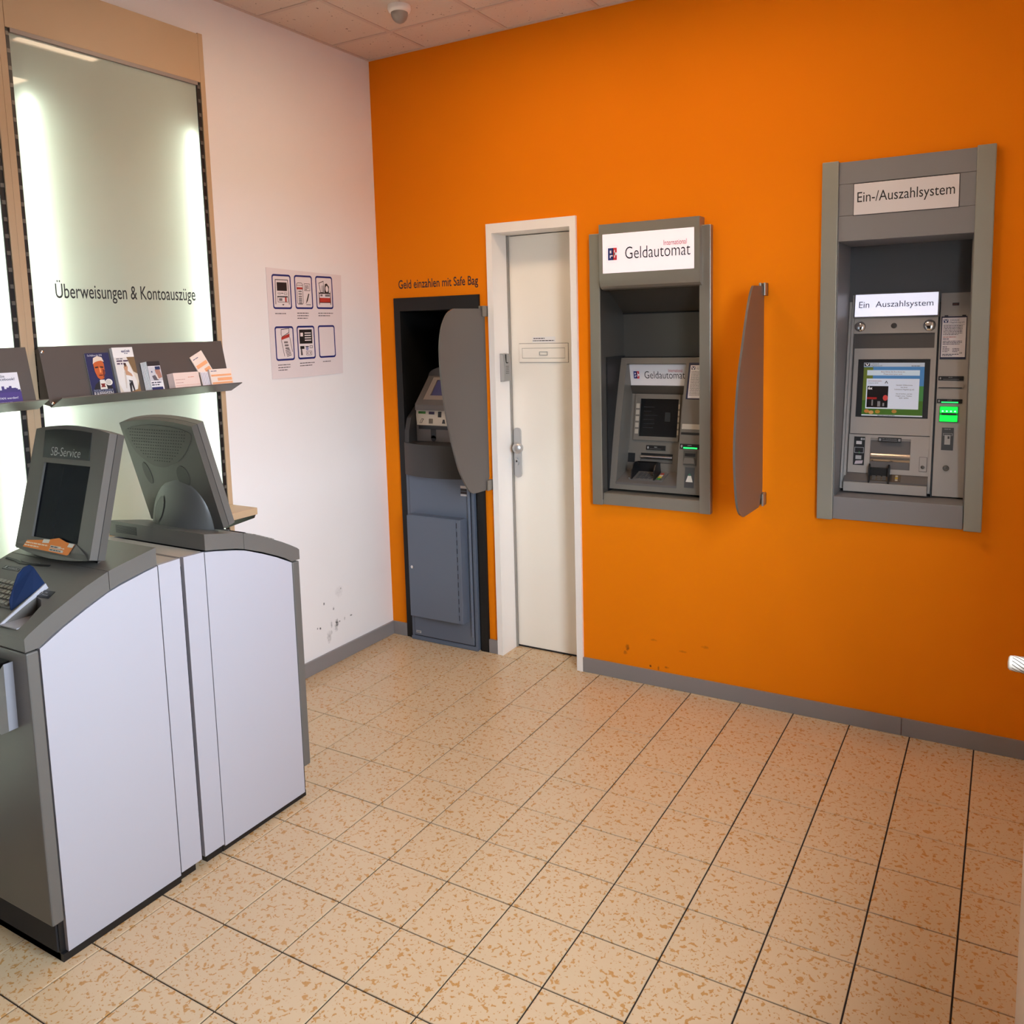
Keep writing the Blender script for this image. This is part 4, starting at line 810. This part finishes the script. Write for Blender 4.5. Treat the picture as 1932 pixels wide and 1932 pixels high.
def cov_e(p, a, c, h):
    w = c-a; q = lambda pts, rgb: p.poly([(a+w*u, h*v) for u, v in pts], rgb)
    p.rect(a, c, h*.8, h, (238, 236, 236)); p.rect(a, c, h*.06, h*.8, (214, 204, 190)); p.rect(a, a+w*.62, 0, h*.06, (36, 60, 124)); p.up()
    q([(.0, .8), (.6, .8), (.9, .3), (.86, .14), (.2, .06), (0, .3)], (226, 222, 220)); q([(.62, .8), (1, .8), (1, .45), (.82, .5)], (126, 100, 70)); q([(.86, .14), (1, .3), (1, .06), (.2, .06)], (150, 120, 84)); p.up()
    p.text('easyCredit', a+w*.42, h*.9, (40, 50, 110), h=.0085, w=w*.42, bold=.02); p.lines(a+w*.55, a+w*.85, h*.865, .003, (120, 124, 150), 1, seed=4); p.lines(a+w*.1, a+w*.5, h*.76, .003, (90, 90, 100), 1, seed=5, fill=1); p.lines(a+w*.1, a+w*.66, h*.71, .005, (80, 60, 90), 2, step=.009, seed=6, fill=1)
    q([(.38, .6), (.5, .66), (.58, .6), (.54, .52), (.7, .46), (.74, .4), (.6, .42), (.42, .44)], (196, 150, 120)); q([(.4, .66), (.52, .68), (.54, .62), (.44, .6)], (70, 46, 36)); q([(.42, .44), (.62, .42), (.64, .3), (.5, .26), (.44, .34)], (232, 230, 230)); q([(.5, .34), (.68, .32), (.72, .12), (.66, .1), (.6, .24), (.56, .08), (.48, .1)], (30, 30, 38)); q([(.36, .5), (.44, .54), (.4, .3), (.34, .16), (.3, .18)], (206, 196, 188))
leaf_stack('leaflet_stack', 'tall white leaflet stack with couple lying on the cover', 'leaflet', -1.531, -1.455, .168, 5, cov_e, thick=.0024)
def cov_s(p, a, c, h):
    w = c-a; q = lambda pts, rgb: p.poly([(a+w*u, h*v) for u, v in pts], rgb)
    p.rect(a, c, 0, h, (236, 234, 238)).up(); p.rect(a, c, h*.86, h, (40, 34, 40)); p.rect(a, a+w*.98, h*.4, h*.84, (206, 204, 212)); p.rect(a+w*.02, a+w*.9, h*.13, h*.21, (34, 44, 100)); p.up()
    p.rect(a+w*.55, a+w*.95, h*.74, h*.84, (26, 44, 90)); q([(.5, .74), (.9, .74), (.98, .5), (.7, .46), (.55, .6)], (176, 126, 110)); q([(.2, .55), (.45, .58), (.6, .46), (.7, .41), (.3, .42)], (96, 90, 100)); q([(.5, .62), (.62, .6), (.68, .44), (.58, .44)], (226, 214, 210)); p.poly(oval(a+w*.25, h*.68, w*.06, h*.03, 10), (90, 96, 130)); p.lines(a+w*.06, a+w*.86, h*.33, .004, (60, 60, 80), 2, step=.008, seed=7, fill=1); p.lines(a+w*.06, a+w*.5, h*.06, .004, (40, 50, 100), 1, seed=8)
leaf_stack('leaflet_stack', 'short stack of small white leaflets with dark top band', 'leaflet', -1.417, -1.367, .114, 6, cov_s, thick=.003, fan=.002)
def cov_p(p, a, c, h):
    p.rect(a, c, 0, h, (238, 214, 206)).up(); p.lines(a+.06, c-.008, h*.72, .0022, (214, 130, 100), 1, seed=9); p.rect(a+.004, c-.004, h*.32, h*.335, (216, 150, 130)); p.lines(a+.006, a+.05, h*.62, .0018, (190, 140, 130), 2, step=.011, seed=10)
    p.rect(a+.004, c-.004, h*.12, h*.13, (226, 176, 160))
leaf_stack('form_pad', 'thick pale pink transfer form pad on the brochure shelf', 'form pad', -1.323, -1.214, .068, 8, cov_p, cover=mat('pale_pink_paper', (236, 212, 204), .7), thick=.0022, fan=.0012)
def cov_f(p, a, c, h):
    p.rect(a, c, 0, h, (242, 226, 216)).up(); OR = (244, 176, 128)
    p.lines(a+.006, a+.05, h*.88, .003, (110, 100, 130), 1, seed=11); p.rect(a+.004, c-.004, h*.62, h*.72, OR); p.rect(a+.03, c-.004, h*.38, h*.54, OR); p.rect(a+.004, c-.004, h*.22, h*.32, OR); p.rect(a+.004, c-.03, h*.06, h*.15, OR)
for k in range(3):
    leaf_stack('form_pad', ('orange striped transfer form stack, rearmost at its left', 'orange striped transfer form stack between the other two', 'orange striped transfer form pad, rightmost on the shelf')[k], 'form pad', (-1.2, -1.185, -1.166)[k], (-1.09, -1.078, -1.067)[k], (.072, .07, .07)[k], 2, cov_f, thick=.0016, cover=mat('orange_form_paper', (242, 222, 210), .7), group='orange transfer forms') if False else None
def tilted(name, label, y0, y1, h, tilt, lay, paint, n=2):
    r = Root(name, tuple(BO + Vector((0, (y0+y1)/2, .004))), label, 'form pad', 'orange transfer forms on the shelf')
    u = Vector((0, math.cos(tilt), 0)) + bv*math.sin(tilt); v = bv*math.cos(tilt) - Vector((0, math.sin(tilt), 0))
    base = BO + bn*(.002 + lay) + bv*.006 + Vector((0, y0, 0)); w = (y1-y0)
    for k in range(n): MB().sheet(base + bn*k*.0022, u, v, bn, rect(0, w, 0, h), (), 0, .0016).build('form_sheet', mat('orange_form_paper', (242, 222, 210), .7), r, r)
    p = Print(base + bn*((n-1)*.0022+.0016), u, v, bn, .0004); paint(p, 0, w, h); p.build('form_print', r, r)
tilted('form_pad', 'orange striped transfer forms sticking up askew behind the others', -1.168, -1.106, .135, .42, 0, cov_f, 2)
tilted('form_pad', 'narrow white and blue edged forms between pink pad and orange forms', -1.198, -1.15, .066, .03, .008, lambda p, a, c, h: (p.rect(a, c, 0, h, (234, 226, 230)), p.up(), [p.rect(a+.004+k*.007, a+.0055+k*.007, 0, h*.95, (120, 126, 170)) for k in range(5)]), 3)
tilted('form_pad', 'orange striped transfer form pad at the right end of the shelf', -1.167, -1.067, .072, 0, .016, cov_f, 4)
def cov_l(p, a, c, h):
    w = c-a; p.rect(a, c, 0, h, (232, 230, 240)); p.up(); p.rect(a, c, 0, h*.45, (70, 52, 130)); rnd = random.Random(4)
    x = a
    while x < c-.004: ww = rnd.uniform(.004, .008); p.rect(x, min(x+ww, c), h*.44, h*(.5+rnd.uniform(0, .14)), (60, 50, 120)); x += ww
    p.up(); p.text('Besuchen Sie', a+w*.32, h*.87, (50, 50, 80), h=.008, w=w*.42); p.text('uns auf Facebook!', a+w*.3, h*.78, (50, 50, 80), h=.008, w=w*.62); p.text('Jetzt FAN werden!', a+w*.42, h*.25, (240, 240, 250), h=.007, w=w*.5); p.poly(oval(a+w*.34, h*.27, .006, .006, 12), (210, 150, 90)); p.lines(a+w*.3, a+w*.85, h*.14, .003, (190, 190, 220), 2, step=.006, seed=3)
leaf_stack('leaflet_stack', 'white and violet leaflet with crowd, on the shelf at left edge', 'leaflet', -2.0, -1.848, .106, 2, cov_l)

# writing shelf under the brochure shelf
r = Root('writing_shelf', (.09, -1.42, .864), 'pale wooden writing shelf end jutting from the light panel', 'shelf')
MB().box(.072, .25, -1.76, -1.0755, .866, .8925, .002).build('shelf_board', M_WOOD, r, r)
for yy in (-1.72, -1.088): MB().prism('y', yy-.006, yy+.006, [(.072, .8655), (.246, .8655), (.238, .852), (.09, .80), (.072, .80)]).build('bracket', M_BLACK, r, r)

# ================================================================ SELF-SERVICE TERMINALS (back to back)
KX, KY, HW = .492, -1.776, .22
def carve(o, cutter):
    c = cutter.build('cutter', M_KIOSK); md = o.modifiers.new('cut', 'BOOLEAN'); md.operation = 'DIFFERENCE'; md.object = c; md.solver = 'EXACT'
    par = o.parent; o.parent = None; bpy.context.view_layer.update()
    me = bpy.data.meshes.new_from_object(o.evaluated_get(bpy.context.evaluated_depsgraph_get())); o.modifiers.clear(); o.data = me; o.parent = par
    cm = c.data; bpy.data.objects.remove(c); bpy.data.meshes.remove(cm)
def terminal(rot, label, near):
    r = Root('service_terminal', (KX, KY, 0), label, 'self-service terminal', 'grey terminals standing back to back', rot=rot, local=True)
    # local frame: x across, -y towards this machine's user; D(d) = -d
    def prof(pts): return [(-d, z) for d, z in pts]
    W = HW
    MB().prism('x', -W+.016, W-.016, prof([(.012, .025), (.43, .025), (.43, .1), (.43, .80), (.40, .806), (.34, .842), (.22, .892), (.15, .908), (.08, .92), (.012, .92)])).build('core', M_GAP, r, r)
    # plinth
    b = MB(); b.box(-W+.01, W-.001, -.425, -.078, 0, .021); b.box(-W+.012, W-.012, -.425, -.02, .0, .105); b.build('plinth', M_BLACK, r, r)
    for s in (1, -1):
        x0, x1 = (W-.014, W) if s > 0 else (-W, -W+.014)
        arc = [(.411, .8085), (.349, .8415), (.29, .868), (.226, .8935), (.19, .903), (.154, .9105), (.115, .9185), (.0785, .9245)]
        MB().prism('x', x0, x1, prof([(.0785, .021), (.411, .021)] + arc)).build('side_panel', M_PANEL, r, r)
        MB().prism('x', x0, x1, prof([(.006, .028), (.0755, .028), (.0755, .926), (.006, .928)])).build('filler_panel', M_PANEL, r, r)
    MB().box(-W+.015, W-.015, -.0755, -.006, .9, .9265).build('filler_top', mat('beige_filler', (182, 170, 160), .45), r, r)
    # front
    MB().box(-W, W, -.4445, -.414, .107, .807, .004).build('front_panel', M_KIOSKL if False else M_KIOSK, r, r)
    # hood in two pieces with arched underside
    out = [(.446, .8435), (.437, .851), (.406, .8685), (.375, .885), (.344, .8995), (.283, .927), (.222, .9485)]
    inn = [(.222, .899), (.29, .8735), (.349, .847), (.380, .832), (.412, .8125), (.446, .8115)]
    ctr = MB().prism('x', -W-.001, W+.001, prof(out + inn)).build('counter', M_KIOSK, r, r)
    carve(ctr, MB().prism('z', .857, 1.0, [(.104, -.437), (.171, -.435), (.168, -.40), (.155, -.362), (.13, -.347), (.104, -.343)]))
    for p_ in ctr.data.polygons: p_.use_smooth = True
    ctr.data.set_sharp_from_angle(angle=math.radians(25))
    out2 = [(.2205, .949), (.185, .957), (.15, .9635), (.115, .9705), (.08, .977)]
    inn2 = [(.08, .929), (.115, .923), (.154, .9155), (.19, .9085), (.2205, .8995)]
    MB().prism('x', -W-.001, W+.001, prof(out2 + inn2)).build('rear_hood', M_KIOSK, r, r, smooth=25)
    b = MB()
    for k in range(6): b.box(.085, .185, -.0801, -.0788, .943+k*.0042, .9452+k*.0042)
    b.build('vent', M_BLACK, r, r)
    # ---------------- monitor
    e = Vector((0, .088, .325)).normalized(); nf = Vector((0, -.325, .088)).normalized(); MO = Vector((0, -.238, .965)); kk = math.hypot(.088, .325)/.325
    ws = lambda z: (z-.965)*kk
    def mon_outline(g=0.):
        top = [(.166*math.cos(math.pi*i/16), 0) for i in range(17)]
        pts = []
        for i in range(13):
            u = .166 - .332*i/12; pts.append((u*(1-g), ws(1.3095) - (u/.166)**2*.0155 - g*.02))
        for i in range(13):
            u = -.171 + .339*i/12; pts.append((u*(1-g), ws(.961) + (u/.17)**2*.0145 + g*.02))
        return pts
    bez = MB().sheet(MO, X, e, nf, mon_outline(), [rect(-.102, .107, ws(1.0085), ws(1.2065))], -.0215, 0).build('monitor_front', M_KIOSK, r, r)
    MB().sheet(MO, X, e, nf, mon_outline(.006), (), -.0235, -.0215).build('monitor_seam', M_GAP, bez, r)
    rear = MB().sheet(MO, X, e, nf, mon_outline(), (), -.0435, -.0235).build('monitor_rear', mat('rear_shell_shade_grey', (80, 77, 73), .45), r, r)  # front's plastic, with the shade of the unlit back put into the colour
    MB().sheet(MO, X, e, nf, rect(-.103, .108, ws(1.0075), ws(1.2075)), (), -.012, -.006).build('screen', M_SCREENOFF, bez, r)
    st = [(-.111, ws(1.2195)), (.1, ws(1.2205)), (.091, ws(1.293)), (.04, ws(1.2965)), (-.03, ws(1.298)), (-.08, ws(1.296)), (-.121, ws(1.292))]
    sg = MB().sheet(MO, X, e, nf, st, (), 0, .0012).build('sign_panel', mat('dark_sign_glass', (54, 58, 58), .12), bez, r)
    p = Print(MO, X, e, nf); p.t = .0016; p.text('SB-Service', -.0755, 0, (196, 200, 200), w=.133, fitz=(ws(1.2265), ws(1.249)), bold=-.012); p.build('lettering', sg, r)
    # chin wedge
    b = MB(); pts = [(-.158, ws(.986)), (.156, ws(.986)), (.104, ws(1.0075)), (-.1, ws(1.0075))]
    vv = [b.bm.verts.new(MO + Vector(X)*u + e*w + nf*t) for (u, w), t in zip(pts, (.006, .006, .0004, .0004))] + [b.bm.verts.new(MO + Vector(X)*u + e*w + nf*.0002) for u, w in ((-.165, ws(.972)), (.162, ws(.972)))]
    b.face((vv[0], vv[1], vv[2], vv[3])); b.face((vv[4], vv[5], vv[1], vv[0])); b.face((vv[5], vv[2], vv[1])); b.face((vv[4], vv[0], vv[3])); b.build('chin', M_KIOSK, bez, r)
    if near:
        stv = (e*1 + nf*-.22).normalized(); so = MO + e*ws(.9855) + nf*.0068; sn_ = Vector(X).cross(stv) * 1.0
        if sn_.y > 0: sn_ = -sn_
        p = Print(so, X, stv, sn_, .0005); OG = (232, 130, 40)
        p.poly([(-.121, -.006), (-.112, .013), (-.04, .021), (-.026, .0225), (.024, .0325), (.062, .025), (.1, .0215), (.088, -.006), (.082, -.0085), (0, -.007)], OG); p.up()
        p.poly([(-.041, .0125), (-.012, .0145), (-.011, .0245), (-.04, .0225)], (228, 222, 212)); p.poly([(.072, .013), (.094, .013), (.099, .0235), (.075, .0235)], (228, 222, 212)); p.poly([(-.0, .004), (.047, .004), (.047, .0105), (-.0, .0105)], (226, 218, 206)); p.poly([(.0, -.0045), (.062, -.0045), (.062, .002), (.0, .002)], (226, 218, 206))
        p.lines(-.113, -.004, .0055, .0038, (248, 220, 190), 1, fill=1, seed=2); p.lines(-.116, -.004, -.002, .0038, (248, 220, 190), 1, fill=1, seed=3); p.lines(.048, .076, .005, .003, (248, 220, 190), 1, fill=1, seed=4); p.up(); p.lines(.003, .045, .0055, .0033, (90, 90, 90), 1, fill=1, seed=5); p.lines(.003, .06, -.003, .0033, (90, 90, 90), 1, fill=1, seed=6)
        p.build('orange_notice', bez, r, 'creased orange paper notice with white tape patches')
    # monitor back relief: vent field, three ovals, foot
    nb = -nf; BO_ = MO + nb*.0435; UB = Vector((-1, 0, 0))
    zt_ = lambda z: (z-.956)*kk - .002
    vent = [(-.150, zt_(1.246)), (-.128, zt_(1.195)), (-.074, zt_(1.160)), (-.03, zt_(1.152)), (.011, zt_(1.158)), (.085, zt_(1.19)), (.15, zt_(1.25)), (.14, zt_(1.272)), (.05, zt_(1.285)), (-.05, zt_(1.285)), (-.14, zt_(1.27))]
    vf = MB().sheet(BO_, UB, e, nb, open_smooth(vent + [vent[0]], 3)[:-1], (), 0, .0018).build('vent_field', mat('vent_grey', (70, 67, 62), .5), rear, r)
    b = MB()
    for i in range(24):
        for j in range(11):
            u = -.13 + i*.0113 + (j % 2)*.005; z = 1.172 + j*.0098
            if z < 1.166 + 12*(u+.02)**2*.35 - .0 or abs(u) > .135: continue
            b.sheet(BO_, UB, e, nb, rect(u, u+.004, zt_(z), zt_(z)+.0022), (), .0018, .0023)
    b.build('vent_hole', M_GAP, rear, r, kind='stuff')
    dk = mat('oval_dark', (54, 52, 49), .5)
    MB().sheet(BO_, UB, e, nb, oval(-.106, zt_(1.128), .0165, .037, 24, .12), (), 0, .0015).build('oval_plate', dk, rear, r)
    MB().sheet(BO_, UB, e, nb, oval(.06, zt_(1.127), .0275, .036, 24, -.12), (), 0, .0015).build('oval_plate', dk, rear, r)
    # foot: half cone leaning against the back
    b = MB(); ns, nr = 18, 10; rings = []
    c0 = Vector((.01, 0, 0))
    for j in range(nr+1):
        t = j/nr; zz = .950 + .162*t; yb = -.238 + .0435*.965 + (zz-.965)*.088/.325
        half = .135*(1-t**2.2)**.5 if t < 1 else 0; dep = .062*(1-t)**.9 + .002
        cx = -.01 + .035*t
        ring = [b.bm.verts.new((cx*-1*-1*-1 + 0 - half*math.cos(math.pi*i/ns), yb + dep*math.sin(math.pi*i/ns), zz)) for i in range(ns+1)]; rings.append(ring)
    for q0, q1 in zip(rings[:-1], rings[1:]):
        for i in range(ns): b.face((q0[i], q0[i+1], q1[i+1], q1[i]))
    bmesh.ops.remove_doubles(b.bm, verts=b.bm.verts[:], dist=1e-5)
    foot = b.build('monitor_foot', mat('foot_grey', (80, 78, 76), .42), rear, r, smooth=60)
    fq = MB()
    fpts = []
    for i in range(20):
        a = 2*math.pi*i/20; t = .40 + .26*math.sin(a); ph = 1.02 + .24*math.cos(a)
        zz = .950 + .162*t; yb = -.238 + .0435*.965 + (zz-.965)*.088/.325; half = .135*(1-t**2.2)**.5; dep = .062*(1-t)**.9 + .0035
        fpts.append(fq.bm.verts.new((.01 - .035*t - half*math.cos(ph)*-1, yb + dep*math.sin(ph) + .0008, zz)))
    fq.face(fpts); fq.build('foot_cover', dk, foot, r)
    # ---------------- counter fittings
    tv_ = Vector((0, .186, .081)).normalized(); tn_ = Vector((0, -.081, .186)).normalized(); CO = Vector((0, -.406, .868)); ck = math.hypot(.186, .081)/.186
    cs = lambda d: (.406-d)*ck
    kb = MB().sheet(CO, X, tv_, tn_, [(-.175, cs(.39)), (.07, cs(.39)), (.0, cs(.313)), (-.18, cs(.313))], (), .0, .0062).build('keyboard', M_KIOSK, r, r)
    b = MB().use(mat('key_grey', (150, 146, 138), .45)) if True else None
    for j in range(5):
        for i in range(13):
            u = -.172 + i*.0175 + j*.002; d = .384 - j*.0145
            if u > .05 - j*.014: continue
            b.sheet(CO, X, tv_, tn_, rect(u, u+.0135, cs(d), cs(d)+.0105), (), .0062, .0105)
    b.build('keys', None, kb, r, kind='stuff')
    lb = MB().sheet(CO, X, tv_, tn_, [(.098, cs(.34)), (.151, cs(.338)), (.145, cs(.316)), (.092, cs(.318))], (), .004, .0062).build('card_label', M_BLACK, r, r)
    p = Print(CO, X, tv_, tn_); p.t = .0066; p.poly(oval(.105, cs(.329), .005, .006, 14), (190, 190, 190)); p.up(); p.poly(oval(.105, cs(.329), .0035, .0045, 14), (40, 40, 44)); p.text('PIN', .118, cs(.327), (170, 170, 176), h=.005); p.text('EINGABE', .116, cs(.334), (170, 170, 176), h=.004, w=.024); p.build('label_print', lb, r)
    lb = MB().sheet(CO, X, tv_, tn_, [(-.155, cs(.2825)), (-.078, cs(.2805)), (-.09, cs(.267)), (-.156, cs(.2695))], (), .004, .006).build('receipt_label', M_BLACK, r, r)
    p = Print(CO, X, tv_, tn_); p.t = .0064; p.poly(rect(-.152, -.083, cs(.281), cs(.27)), (150, 150, 150), rect(-.151, -.085, cs(.28), cs(.271))); p.poly(oval(-.146, cs(.2755), .003, .0045, 10), (180, 180, 180)); p.text('AUSDRUCK', -.135, cs(.278), (180, 180, 184), h=.005, w=.044); p.build('label_print', lb, r)
    sl_ = MB().sheet(CO, X, tv_, tn_, [(-.2, cs(.2475)), (-.15, cs(.25)), (-.12, cs(.2555)), (-.05, cs(.2515)), (.003, cs(.2445)), (.003, cs(.2405)), (-.05, cs(.2455)), (-.118, cs(.249)), (-.148, cs(.2445)), (-.2, cs(.242))], (), .0035, .0055).build('receipt_slot', M_BLACK, r, r)
    b = MB(); b.sheet(CO, X, tv_, tn_, oval(-.09, cs(.2415), .045, .0075, 20), (), .003, .0062); b.build('slot_lens', M_KIOSK, r, r)
    # privacy wall and blue shield over the keypad
    b = MB(); b.prism('x', .098, .103, prof([(.437, .853), (.435, .859), (.332, .918), (.316, .928), (.31, .913), (.345, .857), (.36, .853)])); b.build('keypad_wall', M_PANEL, r, r)
    b = MB(); shp = [(.1, -.316, .927), (.094, -.345, .908), (.077, -.392, .876), (.062, -.385, .898), (.05, -.366, .925), (.045, -.35, .953), (.047, -.334, .967), (.054, -.323, .9715), (.062, -.32, .967)]
    off = Vector((-.003, -.001, .001)); q = [b.bm.verts.new(v) for v in shp]; q2 = [b.bm.verts.new(Vector(v)+off) for v in shp]; b.face(q); b.face(q2[::-1])
    for i in range(len(q)): j = (i+1) % len(q); b.face((q[i], q[j], q2[j], q2[i]))
    b.build('keypad_shield', M_SHIELD, r, r)
    MB().prism('z', .8555, .8582, [(.104, -.436), (.170, -.434), (.167, -.40), (.154, -.363), (.13, -.348), (.104, -.344)]).build('card_tray', M_KIOSKL, r, r)
    # card reader beak on the front
    cr = MB().sheet((0, -.4445, 0), X, Z, NY, [(-.03, .775), (.146, .7785), (.131, .764), (.116, .745), (.101, .718), (.09, .69), (.084, .66), (-.03, .66)], (), 0, .0235).build('card_reader', M_BLACK, r, r)
    b = MB(); o1 = [(.16, .779), (.145, .765), (.13, .748), (.115, .722), (.103, .69), (.095, .655), (.093, .62), (.098, .598), (.12, .594), (.156, .611)]
    b.sheet((0, -.4445, 0), X, Z, NY, o1, (), 0, .022); b.build('reader_beak', M_KIOSKL, cr, r)
    MB().sheet((0, -.468, 0), X, Z, NY, rect(.05, .119, .7525, .7575), (), 0, .0012).build('card_indicator', M_GREEN, cr, r)
    p = Print((0, -.468, 0), X, Z, NY); p.text('KARTE', .085, .764, (160, 160, 160), h=.007); p.poly([(-.02, .735), (.1, .735), (.088, .712), (-.02, .712)], (60, 34, 32)); p.build('label_print', cr, r)
    return r
terminal(0, 'grey terminal nearest the camera, dark screen under SB-Service with orange notice', True)
terminal(math.pi, 'grey terminal seen from behind, standing toward the orange wall', False)

# ================================================================ RADIATOR at the right edge
r = Root('radiator', (2.8, -2.0, 0), 'white panel radiator under the window at right edge', 'radiator')
MB().box(2.757, 2.772, -2.7, -1.4, .03, .86, .006).build('front_sheet', M_RAD, r, r); MB().box(2.835, 2.85, -2.7, -1.4, .03, .86, .006).build('rear_sheet', M_RAD, r, r)
MB().box(2.772, 2.835, -2.69, -1.405, .05, .85).build('convector_core', M_RAD, r, r)
b = MB()
for k in range(40): b.box(2.775, 2.833, -2.68+k*.032, -2.665+k*.032, .855, .861)
b.build('top_grille', M_RAD, r, r, kind='stuff')
for y_ in (-2.6, -1.5): MB().box(2.85, 2.924, y_-.01, y_+.01, .4, .44).build('wall_bracket', M_RAD, r, r)
for y_ in (-2.6, -1.5): MB().box(2.78, 2.83, y_-.01, y_+.01, 0, .05).build('foot', M_RAD, r, r)
vz, vy = .846, -1.385
v = MB().tube((2.79, vy, vz), (2.845, vy, vz), .012, 14).build('valve_body', M_ALU, r, r, smooth=40)
th = MB().lathe((2.775, vy, vz), (-1, 0, .04), [(.021, 0), (.022, .008), (.018, .016), (.0165, .018), (.0155, .05), (.0145, .056), (.011, .059), (0, .06)], 28).build('thermostat_head', M_RAD, r, r, smooth=50)
b = MB(); axd = Vector((-1, 0, .04)).normalized(); a_ = axd.cross(Vector(Z)).normalized(); b_ = axd.cross(a_)
for k in range(14):
    t0 = 2*math.pi*k/14
    for s in range(6):
        q = []
        for ds, dw in ((0, -.05), (1, -.05), (1, .05), (0, .05)):
            tt = t0 + (s+ds)*.18 + dw; rad = .0172 - (s+ds)*.0002; q.append(b.bm.verts.new(Vector((2.775, vy, vz)) + axd*(.021 + (s+ds)*.0052) + (a_*math.cos(tt) + b_*math.sin(tt))*rad))
        b.face(q)
b.build('grip_groove', mat('groove_brown', (70, 56, 46), .6), th, r)
